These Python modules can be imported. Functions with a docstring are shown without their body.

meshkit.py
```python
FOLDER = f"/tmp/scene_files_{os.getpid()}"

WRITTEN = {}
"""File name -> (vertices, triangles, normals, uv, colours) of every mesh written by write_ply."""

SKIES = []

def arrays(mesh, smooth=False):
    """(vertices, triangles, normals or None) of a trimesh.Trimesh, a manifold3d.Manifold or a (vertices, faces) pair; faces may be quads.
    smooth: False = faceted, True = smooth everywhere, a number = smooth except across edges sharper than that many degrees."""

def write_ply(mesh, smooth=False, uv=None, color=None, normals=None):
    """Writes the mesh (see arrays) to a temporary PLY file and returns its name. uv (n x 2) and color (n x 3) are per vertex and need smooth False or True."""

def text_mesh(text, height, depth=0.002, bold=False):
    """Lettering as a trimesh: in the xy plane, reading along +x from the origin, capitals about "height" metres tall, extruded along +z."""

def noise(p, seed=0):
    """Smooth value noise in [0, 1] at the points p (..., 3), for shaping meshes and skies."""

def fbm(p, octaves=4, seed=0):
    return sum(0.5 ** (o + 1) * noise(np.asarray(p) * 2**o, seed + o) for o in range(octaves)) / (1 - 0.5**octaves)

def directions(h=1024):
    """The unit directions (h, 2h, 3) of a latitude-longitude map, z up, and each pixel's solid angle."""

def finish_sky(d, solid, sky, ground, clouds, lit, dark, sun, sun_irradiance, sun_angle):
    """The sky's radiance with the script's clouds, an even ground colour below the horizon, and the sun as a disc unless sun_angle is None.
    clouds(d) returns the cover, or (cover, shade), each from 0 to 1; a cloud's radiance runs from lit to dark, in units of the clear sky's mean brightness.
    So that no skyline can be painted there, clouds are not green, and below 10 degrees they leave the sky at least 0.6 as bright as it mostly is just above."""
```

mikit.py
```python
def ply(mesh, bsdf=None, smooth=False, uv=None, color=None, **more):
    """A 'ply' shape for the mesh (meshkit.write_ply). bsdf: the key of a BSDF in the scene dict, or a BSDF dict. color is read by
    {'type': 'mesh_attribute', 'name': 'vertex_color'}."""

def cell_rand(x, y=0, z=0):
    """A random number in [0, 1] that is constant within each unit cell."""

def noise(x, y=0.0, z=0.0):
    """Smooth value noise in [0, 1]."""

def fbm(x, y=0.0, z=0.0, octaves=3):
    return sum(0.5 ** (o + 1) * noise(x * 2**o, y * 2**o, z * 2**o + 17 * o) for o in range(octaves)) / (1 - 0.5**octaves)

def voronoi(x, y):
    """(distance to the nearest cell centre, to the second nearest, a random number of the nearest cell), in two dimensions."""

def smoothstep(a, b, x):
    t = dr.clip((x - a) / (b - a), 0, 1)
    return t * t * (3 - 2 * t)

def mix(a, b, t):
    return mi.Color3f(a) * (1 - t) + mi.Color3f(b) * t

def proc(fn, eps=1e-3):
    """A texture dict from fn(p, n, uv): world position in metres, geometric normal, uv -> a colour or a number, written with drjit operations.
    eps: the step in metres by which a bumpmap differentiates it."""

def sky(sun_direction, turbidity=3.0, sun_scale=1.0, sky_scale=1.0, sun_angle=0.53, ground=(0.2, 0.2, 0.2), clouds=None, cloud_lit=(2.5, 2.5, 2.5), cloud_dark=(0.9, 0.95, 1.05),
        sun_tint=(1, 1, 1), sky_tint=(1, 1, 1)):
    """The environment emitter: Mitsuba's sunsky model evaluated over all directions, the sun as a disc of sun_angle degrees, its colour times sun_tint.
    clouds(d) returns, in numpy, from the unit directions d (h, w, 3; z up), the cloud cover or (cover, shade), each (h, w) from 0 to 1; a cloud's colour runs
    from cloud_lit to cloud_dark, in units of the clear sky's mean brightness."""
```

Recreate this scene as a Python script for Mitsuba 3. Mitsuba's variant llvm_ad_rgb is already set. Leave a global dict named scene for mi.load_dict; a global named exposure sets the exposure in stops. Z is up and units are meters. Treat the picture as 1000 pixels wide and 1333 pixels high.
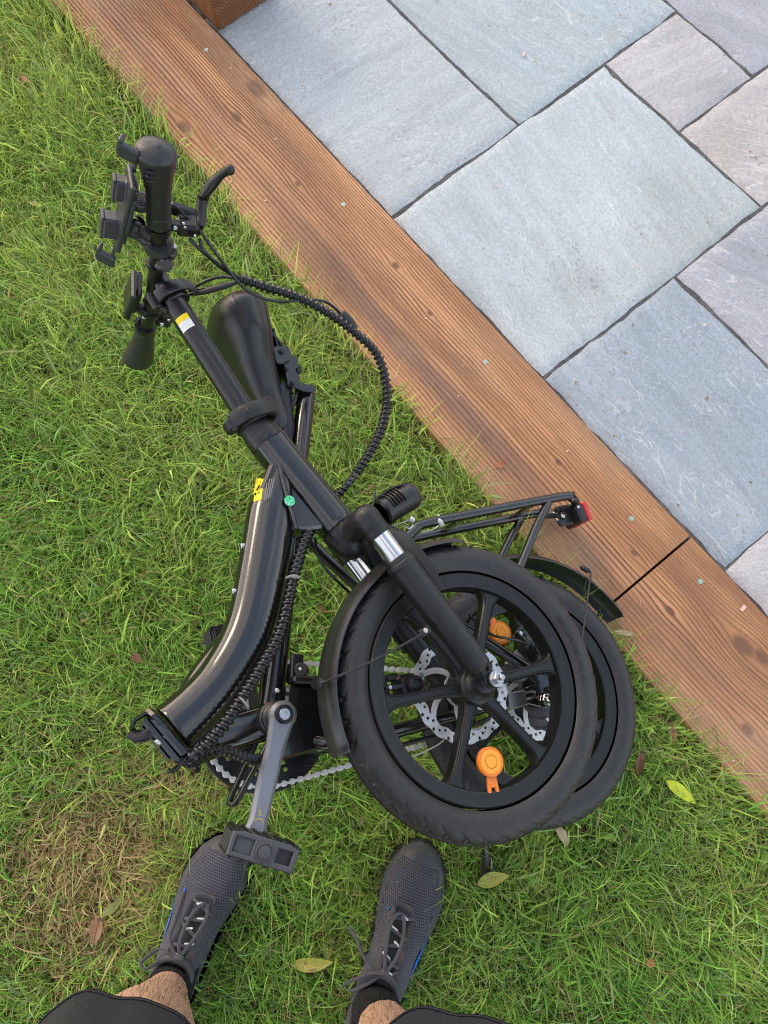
import math, random, numpy as np, trimesh, manifold3d, shapely, mapbox_earcut
import shapely.geometry as sg
import mitsuba as mi, drjit as dr, mikit, meshkit
from mikit import proc, noise, fbm, voronoi, smoothstep, mix

T = mi.ScalarTransform4f
scene, labels = {}, {}
# ------------------------------------------------------------------ camera, sky, exposure
CAM = np.array([0, 0, 1.45]); CDIR = np.array([-0.03361, 0.24646, -0.96857]); CUP = [0.00855, 0.96915, 0.24631]
scene['camera'] = {'type': 'perspective', 'fov': 55.03, 'fov_axis': 'x', 'near_clip': 0.02, 'far_clip': 200.0,
                   'to_world': T().look_at(origin=CAM.tolist(), target=(CAM + CDIR).tolist(), up=CUP)}
def veil(d):
    n = meshkit.fbm(d * 2.2 + 4.0, 4, 2)
    return np.clip((n - .40) * 3.0, 0, .75)
scene['sky'] = mikit.sky([-0.52, 0.62, 0.60], turbidity=3.5, sun_scale=0.040, sun_angle=13, clouds=veil, ground=(0.10, 0.11, 0.07),
                         cloud_lit=(1.45, 1.35, 1.25), sun_tint=(0.95, 1.0, 1.1), sky_tint=(1.44, 1.06, 0.84))
exposure = 3.76

# ------------------------------------------------------------------ helpers
def put(key, mesh, bsdf, smooth=False, label=None, category=None, group=None, kind=None, color=None, **more):
    """One entry of the scene; a taken key gets the next three-digit number."""
    k, n = key, 0
    while k in scene:
        n += 1; k = f'{key}_{n:03d}'
    scene[k] = mikit.ply(mesh, bsdf, smooth, color=color, **more)
    tag(k, label, category, group, kind)
    return k
def tag(k, label=None, category=None, group=None, kind=None):
    d = {a: b for a, b in dict(label=label, category=category, group=group, kind=kind).items() if b}
    if d: labels[k] = {**labels.get(k, {}), **d}
def tm(v, f): return trimesh.Trimesh(np.asarray(v, float), np.asarray(f, int), process=False)
def cat(*ms): return trimesh.util.concatenate([m for m in ms])
def unit(v): v = np.asarray(v, float); return v / np.linalg.norm(v)
def spline(pts, step=0.01, closed=False):
    """Catmull-Rom through the points, resampled about every step."""
    p = np.asarray(pts, float)
    q = np.vstack([p[-1], p, p[0], p[1]]) if closed else np.vstack([2 * p[0] - p[1], p, 2 * p[-1] - p[-2]])
    out = []
    for i in range(1, len(q) - 2):
        a, b, c, d = q[i - 1:i + 3]
        n = max(2, int(np.linalg.norm(c - b) / step) + 1)
        t = np.linspace(0, 1, n, endpoint=False)[:, None]
        out.append(0.5 * (2 * b + (c - a) * t + (2 * a - 5 * b + 4 * c - d) * t**2 + (3 * b - a - 3 * c + d) * t**3))
    if not closed: out.append(p[-1:])
    return np.vstack(out)
def frames(P, ref=None, closed=False):
    P = np.asarray(P, float)
    t = np.gradient(P, axis=0) if not closed else np.roll(P, -1, 0) - np.roll(P, 1, 0)
    t /= np.linalg.norm(t, axis=1)[:, None]
    if ref is not None:
        b = np.asarray(ref, float)[None] - t * (t @ np.asarray(ref, float))[:, None]
        b /= np.linalg.norm(b, axis=1)[:, None]
        return t, np.cross(b, t), b
    a = np.eye(3)[np.argmin(abs(t[0]))]; n = unit(np.cross(t[0], a)); N = [n]
    for i in range(1, len(P)):
        n = unit(n - t[i] * (n @ t[i])); N.append(n)
    N = np.array(N); return t, N, np.cross(t, N)
def tube(pts, r, n=14, step=0.01, smooth=True, ref=None, r2=None, caps=True, power=2.0, closed=False, bump=None, bevel=0.0015):
    """Swept tube: r along the first normal, r2 along ref; power > 2 squares the section."""
    P = spline(pts, step, closed) if smooth and len(pts) > 2 else np.asarray(pts, float)
    if not closed and len(P) == 2 and step:
        P = np.linspace(P[0], P[1], max(2, int(np.linalg.norm(P[1] - P[0]) / max(step, .02)) + 1))
    L = np.r_[0, np.cumsum(np.linalg.norm(np.diff(P, axis=0), axis=1))]
    def prof(q):
        q = np.atleast_1d(np.asarray(q, float)); return np.interp(L / L[-1], np.linspace(0, 1, len(q)), q)
    ra = prof(r); rb = prof(r2) if r2 is not None else ra.copy()
    t, N, Bn = frames(P, ref, closed)
    if caps and not closed and bevel:
        P = np.vstack([P[:1], P[:1] + t[:1] * bevel, P[1:-1], P[-1:] - t[-1:] * bevel, P[-1:]])
        ra = np.r_[max(ra[0] - bevel, .2 * ra[0]), ra[0], ra[1:-1], ra[-1], max(ra[-1] - bevel, .2 * ra[-1])]
        rb = np.r_[max(rb[0] - bevel, .2 * rb[0]), rb[0], rb[1:-1], rb[-1], max(rb[-1] - bevel, .2 * rb[-1])]
        L = np.r_[L[0], L[0], L[1:-1], L[-1], L[-1]]
        t, N, Bn = (np.vstack([x[:1], x[:1], x[1:-1], x[-1:], x[-1:]]) for x in (t, N, Bn))
    a = np.arange(n) * 2 * np.pi / n
    ca, sa = np.cos(a), np.sin(a)
    k = (abs(ca)**power + abs(sa)**power)**(-1 / power)
    rr = np.ones((len(P), n)) if bump is None else bump(L[:, None], a[None])
    V = P[:, None] + (ra[:, None] * rr * (ca * k))[..., None] * N[:, None] + (rb[:, None] * rr * (sa * k))[..., None] * Bn[:, None]
    m = len(P); idx = np.arange(m * n).reshape(m, n)
    i0 = idx if closed else idx[:-1]; i1 = np.roll(idx, -1, 0) if closed else idx[1:]
    j0, j1 = i0, np.roll(i0, -1, 1); k0, k1 = i1, np.roll(i1, -1, 1)
    F = np.vstack([np.stack([j0, j1, k1], -1).reshape(-1, 3), np.stack([j0, k1, k0], -1).reshape(-1, 3)])
    V = V.reshape(-1, 3)
    if caps and not closed:
        V = np.vstack([V, P[:1], P[-1:]]); c0, c1 = m * n, m * n + 1
        s, e = idx[0], idx[-1]
        F = np.vstack([F, np.stack([np.roll(s, -1), s, np.full(n, c0)], 1), np.stack([e, np.roll(e, -1), np.full(n, c1)], 1)])
    return tm(V, F)
def lathe(profile, c=(0, 0, 0), axis=(0, 0, 1), n=48, disp=None):
    """Surface of revolution: profile of (radius, height) along the axis."""
    pr = np.asarray(profile, float); axis = unit(axis)
    a = np.eye(3)[np.argmin(abs(axis))]; x = unit(np.cross(a, axis)); y = np.cross(axis, x)
    th = np.arange(n) * 2 * np.pi / n
    rad = np.broadcast_to(pr[:, 0:1], (len(pr), n)).copy()
    if disp is not None: rad = rad + disp(np.arange(len(pr))[:, None], th[None])
    V = np.asarray(c, float) + rad[..., None] * (np.cos(th)[:, None] * x + np.sin(th)[:, None] * y)[None] + pr[:, 1][:, None, None] * axis
    idx = np.arange(len(pr) * n).reshape(len(pr), n); j0, j1 = idx[:-1], np.roll(idx[:-1], -1, 1); k0, k1 = idx[1:], np.roll(idx[1:], -1, 1)
    F = np.vstack([np.stack([j0, j1, k1], -1).reshape(-1, 3), np.stack([j0, k1, k0], -1).reshape(-1, 3)])
    V = V.reshape(-1, 3); keep = []
    m = tm(V, F); return m
def cyl(p0, p1, r, n=20, bevel=0.001):
    p0, p1 = np.asarray(p0, float), np.asarray(p1, float); h = np.linalg.norm(p1 - p0); b = min(bevel, h / 3, r / 2)
    return lathe([(0, 0), (r - b, 0), (r, b), (r, h - b), (r - b, h), (0, h)], p0, p1 - p0, n)
def extrude(poly, h, bevel=0.001, c=(0, 0, 0), ex=(1, 0, 0), ey=(0, 1, 0)):
    """Plate of a shapely polygon (in ex, ey) of thickness h along ex x ey, starting at c, its rims chamfered."""
    parts = []
    ez = np.cross(ex, ey)
    for g in getattr(poly, 'geoms', [poly]):
        g = sg.polygon.orient(g, 1.0)
        rings = [np.asarray(r.coords)[:-1] for r in [g.exterior, *g.interiors]]
        ins = []
        for r in rings:
            e0 = r - np.roll(r, 1, 0); e1 = np.roll(r, -1, 0) - r
            n0 = np.stack([-e0[:, 1], e0[:, 0]], 1); n1 = np.stack([-e1[:, 1], e1[:, 0]], 1)
            n0 /= np.maximum(np.linalg.norm(n0, axis=1), 1e-12)[:, None]; n1 /= np.maximum(np.linalg.norm(n1, axis=1), 1e-12)[:, None]
            nn = n0 + n1; nn /= np.maximum((nn * n0).sum(1), .35)[:, None]
            ins.append(r + bevel * nn)
        full, inn = np.vstack(rings), np.vstack(ins)
        ends = np.cumsum([len(r) for r in rings]).astype(np.uint32)
        tri = mapbox_earcut.triangulate_float64(full, ends).reshape(-1, 3).astype(int)
        N = len(full)
        layers = [(inn, 0.0), (full, bevel), (full, h - bevel), (inn, h)]
        V = np.vstack([np.c_[q, np.full(N, z)] for q, z in layers])
        F = [tri[:, ::-1], tri + 3 * N]
        s = 0
        for e in ends.astype(int):
            i = np.arange(s, e); j = np.roll(i, -1); s = e
            for L in range(3):
                F += [np.stack([i + L * N, j + L * N, j + (L + 1) * N], 1), np.stack([i + L * N, j + (L + 1) * N, i + (L + 1) * N], 1)]
        parts.append(tm(np.asarray(c, float) + V[:, :1] * np.asarray(ex, float) + V[:, 1:2] * np.asarray(ey, float) + V[:, 2:] * ez, np.vstack(F)))
    return cat(*parts)
def rbox(c, size, ex=(1, 0, 0), ey=(0, 1, 0), bevel=0.002):
    ex = unit(ex); ey = np.asarray(ey, float); ey = unit(ey - ex * (ey @ ex)); ez = np.cross(ex, ey); b = bevel
    h = np.asarray(size, float) / 2; pts = []
    for sx in (-1, 1):
        for sy in (-1, 1):
            for sz in (-1, 1):
                for k in range(3):
                    q = h - b; q[k] = h[k]; pts.append(q * (sx, sy, sz))
    p = np.array(pts); hull = trimesh.convex.convex_hull(p)
    return tm(np.asarray(c, float) + hull.vertices @ np.stack([ex, ey, ez]), hull.faces)
def hull_chain(nodes, length=0.006, taubin=8):
    """One smooth skin round a chain (or tree) of spheres: nodes = [(p, r), ...] joined in order, or several such chains."""
    chains = nodes if isinstance(nodes[0][0], (tuple, list)) and isinstance(nodes[0][0][0], (tuple, list, np.ndarray)) else [nodes]
    ball = trimesh.creation.icosphere(2, 1.0); man = manifold3d.Manifold()
    for ch in chains:
        for (p, r), (q, s) in zip(ch[:-1], ch[1:]):
            man = man + manifold3d.Manifold.hull_points(np.vstack([ball.vertices * r + np.asarray(p, float), ball.vertices * s + np.asarray(q, float)]))
    man = man.refine_to_length(length); me = man.to_mesh()
    t = trimesh.Trimesh(me.vert_properties[:, :3], me.tri_verts)
    if taubin: trimesh.smoothing.filter_taubin(t, iterations=taubin)
    return t

# ------------------------------------------------------------------ materials
def rgb(*c): return {'type': 'rgb', 'value': [float(x) for x in c]}
def plain(c, rough=.5, spec=.5, metal=0.0, coat=0.0, coat_gloss=.9, two=False, **k):
    d = {'type': 'principled', 'base_color': rgb(*c) if not isinstance(c, dict) else c, 'roughness': rough, 'specular': spec, 'metallic': metal, **k}
    if coat: d |= {'clearcoat': coat, 'clearcoat_gloss': coat_gloss}
    return {'type': 'twosided', 'bsdf': d} if two else d
TH = 0.8955; CS, SN = math.cos(TH), math.sin(TH)
EU = np.array([CS, -SN, 0.0]); EV = np.array([SN, CS, 0.0])       # along and across the timber edging
def board(p): return p.x * CS - p.y * SN, p.x * SN + p.y * CS
KNOTS = [(-1.29, .588, .034), (-1.252, .508, .018), (-1.31, .400, .022), (-1.02, .508, .010), (.310, .541, .026), (.346, .553, .018), (.057, .507, .009), (.18, .482, .012), (-.72, .547, .011), (-.17, .517, .009), (-.585, .53, .008), (.42, .44, .014)]
def grain(p):
    s, q = board(p)
    y = q + .018 * (fbm(s * 1.7, q * 4.0, 3.0, 2) - .5) + .006 * (noise(s * 4.6, q * 13.0, 8.0) - .5) + .0028 * (noise(s * 13.0, q * 40.0) - .5)
    near = mi.Float(0)
    for ks, kq, kr in KNOTS:
        ds, dq = s - ks, q - kq
        w = dr.exp(-(dr.square(ds / (3.2 * kr)) + dr.square(dq / (2.2 * kr))))
        y = y - w * kr * .62 * dq / dr.sqrt(dr.square(dq) + dr.square(.9 * kr))
        near = dr.maximum(near, dr.exp(-(dr.square(ds / (1.25 * kr)) + dr.square(dq / (.72 * kr))) * 1.6))
    # ring spacing tightens towards the sides of the timber
    c = (y - .460)
    f = c * 96.0 + 24.0 * c * dr.abs(c) * 10 + 2.2 * (noise(s * 1.1, 5.0) - .5)
    fr = f - dr.floor(f)
    late = smoothstep(.46, .82, fr) * (1 - smoothstep(.90, .99, fr))
    return s, q, y, late, near
def wood_color(p, n, uv):
    s, q, y, late, near = grain(p)
    light = mix((.645, .335, .165), (.43, .210, .102), smoothstep(.2, .8, fbm(s * 2.0, y * 26.0, 1.0)))
    dark = mix((.215, .105, .055), (.125, .062, .038), noise(s * 3.0, y * 40.0, 2.0))
    mid = smoothstep(.040, .006, dr.abs(y - .455 + .02 * (noise(s * 2.2, 9.0) - .5))) * (.25 + .75 * smoothstep(.3, .62, noise(s * 3.1, 4.0)))
    c = mix(light, dark, late * (.30 + .70 * noise(s * 1.6, y * 75.0, 6.0)))
    c = mix(c, mi.Color3f(.175, .098, .080), mid * .70)
    c = mix(c, mi.Color3f(.165, .078, .048), smoothstep(.15, .75, near) * .88)
    blot = smoothstep(.45, .75, fbm(s * 3.5, q * 12, 7.0))
    c = mix(c, mi.Color3f(.20, .105, .06), .45 * blot)
    c = mix(c, mi.Color3f(.42, .29, .19), .36 * smoothstep(.48, .74, fbm(s * 4.5, q * 8, 12.0)))
    fine = noise(s * 40, q * 900, 0)
    return c * (.82 + .36 * fine)
def wood_bump(p, n, uv):
    s, q, y, late, near = grain(p)
    return -late * .9 + .3 * noise(s * 60, q * 900) - near * .3
scene['wood'] = {'type': 'bumpmap', 'arbitrary': {'type': 'proc'} if False else proc(wood_bump, 8e-4), 'scale': .0020,
                 'bsdf': {'type': 'principled', 'base_color': proc(wood_color), 'roughness': .55, 'specular': .35}}
def end_color(p, n, uv):
    s, q = board(p); r = dr.sqrt(dr.square((q - .62) * 1.0) + dr.square(p.z - .05)); f = r * 150 + 2 * noise(s * 20, q * 20, p.z * 20); fr = f - dr.floor(f)
    return mix((.20, .085, .032), (.10, .042, .018), smoothstep(.3, .9, fr)) * (.75 + .5 * noise(s * 60, q * 60, p.z * 60))
scene['wood_end'] = {'type': 'principled', 'base_color': proc(end_color), 'roughness': .6, 'specular': .3}

def slate(base, tint, seed, ang, warm=0.0):
    ca, sa = math.cos(ang), math.sin(ang)
    def riven(p):
        s, q = board(p); s = s + seed * 3.7; q = q + seed * 1.9
        a, b = s * ca - q * sa, s * sa + q * ca                      # b runs along the cleft
        w = fbm(a * 9, b * 9, seed, 3) - .5; w2 = noise(a * 46, b * 46, seed) - .5
        a2 = a + .030 * w + .0035 * w2
        broad = fbm(a2 * 9, b * 3.5, seed + 2, 3)
        streak = fbm(a2 * 60, b * 8, seed + 1, 3)
        def line(k, kb, sd, wd):
            v = fbm(a2 * k, b * kb, seed + sd, 3); f = v * 11.0; fr = f - dr.floor(f); return smoothstep(wd, .0, dr.minimum(fr, 1 - fr)), fr
        l1, f1 = line(19, 3.2, 4.0, .06); l2, f2 = line(40, 9, 7.0, .09)
        m1 = smoothstep(.46, .62, fbm(a * 6, b * 5, seed + 5)); m2 = smoothstep(.40, .56, fbm(a * 11, b * 8, seed + 8))
        return a, b, broad, streak, l1 * m1, l2 * m2, f1, f2, m1
    def color(p, n, uv):
        a, b, broad, streak, l1, l2, f1, f2, m1 = riven(p)
        c = mix(base, tint, smoothstep(.30, .70, broad)) * (.74 + .22 * broad + .36 * streak)
        c = mix(c, mi.Color3f(.74, .76, .76), dr.maximum(l1 * .46, l2 * .34))
        c = c * (.86 + .28 * noise(a * 420, b * 260, 1))
        pit = smoothstep(.80, .86, noise(a * 210, b * 150, 3)) * smoothstep(.50, .70, fbm(a * 8, b * 6, seed + 9))
        c = mix(c, mi.Color3f(.20, .195, .19), .42 * pit)
        rust = smoothstep(.66, .80, fbm(a * 11, b * 11, seed + 11)); dirt = smoothstep(.55, .85, fbm(a * 4, b * 4, seed + 13))
        return mix(mix(c, c * mi.Color3f(.86, .83, .78), dirt * .8), mi.Color3f(.48, .39, .29), rust * (.22 + warm))
    def bump(p, n, uv):
        a, b, broad, streak, l1, l2, f1, f2, m1 = riven(p)
        return .9 * streak + .55 * smoothstep(.0, .25, f1) * m1 + .25 * f2 + .16 * noise(a * 380, b * 230)
    return {'type': 'bumpmap', 'b': proc(bump, 8e-4), 'scale': .0017, 'bsdf': {'type': 'principled', 'base_color': proc(color), 'roughness': .62, 'specular': .4}}
for i, (b, t, w) in enumerate([((.45, .48, .49), (.40, .43, .445), .0), ((.415, .462, .472), (.36, .42, .44), .0), ((.435, .487, .503), (.46, .505, .515), .0), ((.41, .41, .42), (.45, .435, .44), .05),
                              ((.44, .425, .42), (.50, .46, .42), .2), ((.285, .340, .390), (.33, .375, .415), .0), ((.34, .355, .385), (.37, .375, .405), .05)]):
    scene[f'slate_{"abcdefg"[i]}'] = slate(b, t, float(i) + .37, (.10, 1.35, 1.75, .25, .9, 1.62, 1.2)[i], w)
def mortar_c(p, n, uv): return mix((.085, .082, .080), (.155, .150, .142), noise(p.x * 260, p.y * 260)) * (.7 + .6 * noise(p.x * 30, p.y * 30))
scene['mortar'] = plain(proc(mortar_c), .9, .2)
def soil_c(p, n, uv): return mix((.080, .095, .030), (.145, .135, .052), fbm(p.x * 30, p.y * 30)) * (.6 + .8 * noise(p.x * 170, p.y * 170))
scene['soil'] = plain(proc(soil_c), .95, .1)
scene['grass_blade'] = {'type': 'principledthin', 'base_color': {'type': 'mesh_attribute', 'name': 'vertex_color'}, 'roughness': .38, 'spec_trans': 0.0, 'diff_trans': .8, 'eta': 1.35}

# ------------------------------------------------------------------ ground, patio, timber edging
def sheet(x0, x1, y0, y1, z): return tm([(x0, y0, z), (x1, y0, z), (x1, y1, z), (x0, y1, z)], [(0, 1, 2), (0, 2, 3)])
put('ground', sheet(-80, 80, -80, 80, 0.0), 'soil', kind='structure', label='bare earth under the lawn', category='ground')
def at_board(s, q, z): return EU * s + EV * q + np.array([0, 0, z])
def board_box(s0, s1, q0, q1, z0, z1, bevel=.003):
    return rbox(at_board((s0 + s1) / 2, (q0 + q1) / 2, (z0 + z1) / 2), (s1 - s0, q1 - q0, z1 - z0), EU, EV, bevel)
PZ = .030
pat = put('patio', board_box(-3.2, 2.2, .585, 3.4, -.1, PZ - .006, .002), 'mortar', kind='structure', label='dark pointing bed of the stone patio', category='patio')
HS = 1.45 - PZ
rng = np.random.default_rng(5)
def slab(s0, s1, q0, q1, mat, notch=()):
    """A riven slab: wavy hand-cut outline, rounded arris, gently uneven top."""
    j = .0036; s0, s1, q0, q1 = s0 + j, s1 - j, q0 + j, q1 - j
    ns, nq = max(6, int((s1 - s0) / .012)), max(6, int((q1 - q0) / .012))
    a = np.linspace(0, 1, ns); b = np.linspace(0, 1, nq)
    S, Q = np.meshgrid(s0 + (s1 - s0) * a, q0 + (q1 - q0) * b, indexing='ij')
    sd = rng.uniform(0, 50)
    edge = lambda x, k: (meshkit.fbm(np.stack([x * 16, 0 * x + k, 0 * x + sd], -1), 3) - .5) * .016 + np.maximum(0, meshkit.noise(np.stack([x * 34, 0 * x + k + 9, 0 * x + sd], -1)) - .78) * -.05
    dS0, dS1, dQ0, dQ1 = edge(Q, 1.5), edge(Q, 2.5), edge(S, 3.5), edge(S, 4.5)
    A, Bq = a[:, None], b[None]
    S2 = S + dS0 * (-1) * np.clip(1 - A * 6, 0, 1) + dS1 * np.clip(1 - (1 - A) * 6, 0, 1)
    Q2 = Q + dQ0 * (-1) * np.clip(1 - Bq * 6, 0, 1) + dQ1 * np.clip(1 - (1 - Bq) * 6, 0, 1)
    d = np.minimum(np.minimum(S2 - S2[:1], S2[-1:] - S2), np.minimum(Q2 - Q2[:, :1], Q2[:, -1:] - Q2))
    cr = .010    # clip the corners round
    Z = PZ + (meshkit.fbm(np.stack([S * 7, Q * 7, 0 * S + sd], -1), 4) - .5) * .004 - .005 * np.exp(-d / .004)
    P = S2[..., None] * EU + Q2[..., None] * EV; P[..., 2] = Z
    idx = np.arange(ns * nq).reshape(ns, nq)
    F = [np.stack([idx[:-1, :-1], idx[1:, :-1], idx[1:, 1:]], -1).reshape(-1, 3), np.stack([idx[:-1, :-1], idx[1:, 1:], idx[:-1, 1:]], -1).reshape(-1, 3)]
    ring = np.r_[idx[:, 0], idx[-1, 1:], idx[-2::-1, -1], idx[0, -2:0:-1]]
    V = P.reshape(-1, 3); low = V[ring].copy(); low[:, 2] = PZ - .03
    n = len(V); m = len(ring); i = np.arange(m); k = (i + 1) % m
    F += [np.stack([ring[i], n + i, n + k], 1), np.stack([ring[i], n + k, ring[k]], 1)]
    put('patio__paving_slab', tm(np.vstack([V, low]), np.vstack(F)), mat, 50)
h = HS
QA, QB, QC, QD = .4375 * h, .701 * h, .885 * h, 1.051 * h
S1, S2, S3, S4 = -.584 * h, -.411 * h, -.2305 * h, .1335 * h
slab(-1.10 * h, S1, QA, QB, 'slate_a')
slab(-1.12 * h, S1, QB, QD, 'slate_b')
slab(S1, S3, QA, QC, 'slate_c')
slab(S1, S2, QC, QD, 'slate_d')
slab(S2, S3, QC, 1.25 * h, 'slate_e')
slab(-.76 * h, S2, QD, 1.42 * h, 'slate_g')
slab(S3, S4, QA, QB, 'slate_f')
slab(S3, .12 * h, QB, 1.06 * h, 'slate_g')
slab(S4, .50 * h, QA, .80 * h, 'slate_d')
slab(S3, .12 * h, 1.06 * h, 1.42 * h, 'slate_c')
slab(.12 * h, .50 * h, .80 * h, 1.42 * h, 'slate_f')
slab(-1.12 * h, -.76 * h, QD, 1.42 * h, 'slate_c')
slab(S2, S3, 1.25 * h, 1.42 * h, 'slate_a')
slab(-1.5 * h, -1.10 * h, QA, QB, 'slate_f')
slab(-1.5 * h, -1.12 * h, QB, QD, 'slate_e')
slab(.50 * h, .9 * h, QA, .80 * h, 'slate_c')
slab(.50 * h, .9 * h, .80 * h, 1.42 * h, 'slate_a')
slab(-1.5 * h, -1.12 * h, QD, 1.42 * h, 'slate_b')
for i in range(5):
    for j in range(2):
        slab((-1.5 + .48 * i) * h, (-1.02 + .48 * i) * h, (1.42 + .46 * j) * h, (1.88 + .46 * j) * h, 'slate_' + 'cafbgde'[(3 * i + 4 * j) % 7])

SZ = .045; hs = 1.45 - SZ
def sleeper(s0, s1, q0, q1, label, turn=0.0):
    n = max(20, int((s1 - s0) / .02)); a = np.linspace(s0, s1, n)
    wob = (meshkit.fbm(np.stack([a * 5, 0 * a + q0 * 9, 0 * a], -1), 3) - .5) * .004
    prof = [(-1, -.12), (-1, SZ - .006), (-.985, SZ - .0015), (-.96, SZ), (.96, SZ), (.985, SZ - .0015), (1, SZ - .006), (1, -.12)]
    V = []
    for si, wo in zip(a, wob):
        for x, z in prof:
            e = (abs(x) - .96) / .04
            V.append(at_board(si, (q0 + q1) / 2 + x * (q1 - q0) / 2 + wo * max(e, 0) + turn * (si - s0), z))
    m = len(prof); idx = np.arange(n * m).reshape(n, m); j0, j1 = idx[:-1, :-1], idx[:-1, 1:]; k0, k1 = idx[1:, :-1], idx[1:, 1:]
    F = [np.stack([j0, k1, j1], -1).reshape(-1, 3), np.stack([j0, k0, k1], -1).reshape(-1, 3)]
    for row, flip in ((idx[0], False), (idx[-1], True)):
        f = np.array([(row[0], row[i], row[i + 1]) for i in range(1, m - 1)]); F.append(f[:, ::-1] if flip else f)
    return put('timber_sleeper', tm(V, np.vstack(F)), 'wood', 30, label, 'timber')
SQ0, SQ1 = .2585 * hs, .4375 * hs
t1 = sleeper(-2.6, .0715 * hs - .0015, SQ0, SQ1, 'long brown timber sleeper edging the lawn, running up to the top left corner')
t2 = sleeper(.0715 * hs + .0035, 1.9, SQ0, SQ1, 'shorter stretch of brown timber sleeper beyond the black butt joint, at the lower right')
scene['screw_head'] = plain((.42, .55, .48), .35, .5, .6)
def screw(px, holder):
    p = np.array(px); prof = [(0, .0012), (.0022, .0012), (.003, .0004), (.0048, .0006), (.0052, .0), (.0052, -.006)]
    put(holder + '__screw', lathe(prof[::-1], (p[0], p[1], SZ + .0004), (0, 0, 1), 16), 'screw_head', 40)
for p in [(-0.4703, 1.4884, 0.045), (-0.1386, 1.0584, 0.045), (0.1606, 0.6755, 0.045), (0.4313, 0.3402, 0.045)]: screw(p, t1)
screw((0.5506, 0.2165, 0.045), t2)
# the raised timber that stands on the slab at the top
put('timber_upright', board_box(-2.2, -1.052 * hs - .012, SQ1 + .008, SQ1 + .190, .03, .30, .008), 'wood_end', False, 'dark reddish brown upright timber standing on the slab at the top edge', 'timber')

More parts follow.
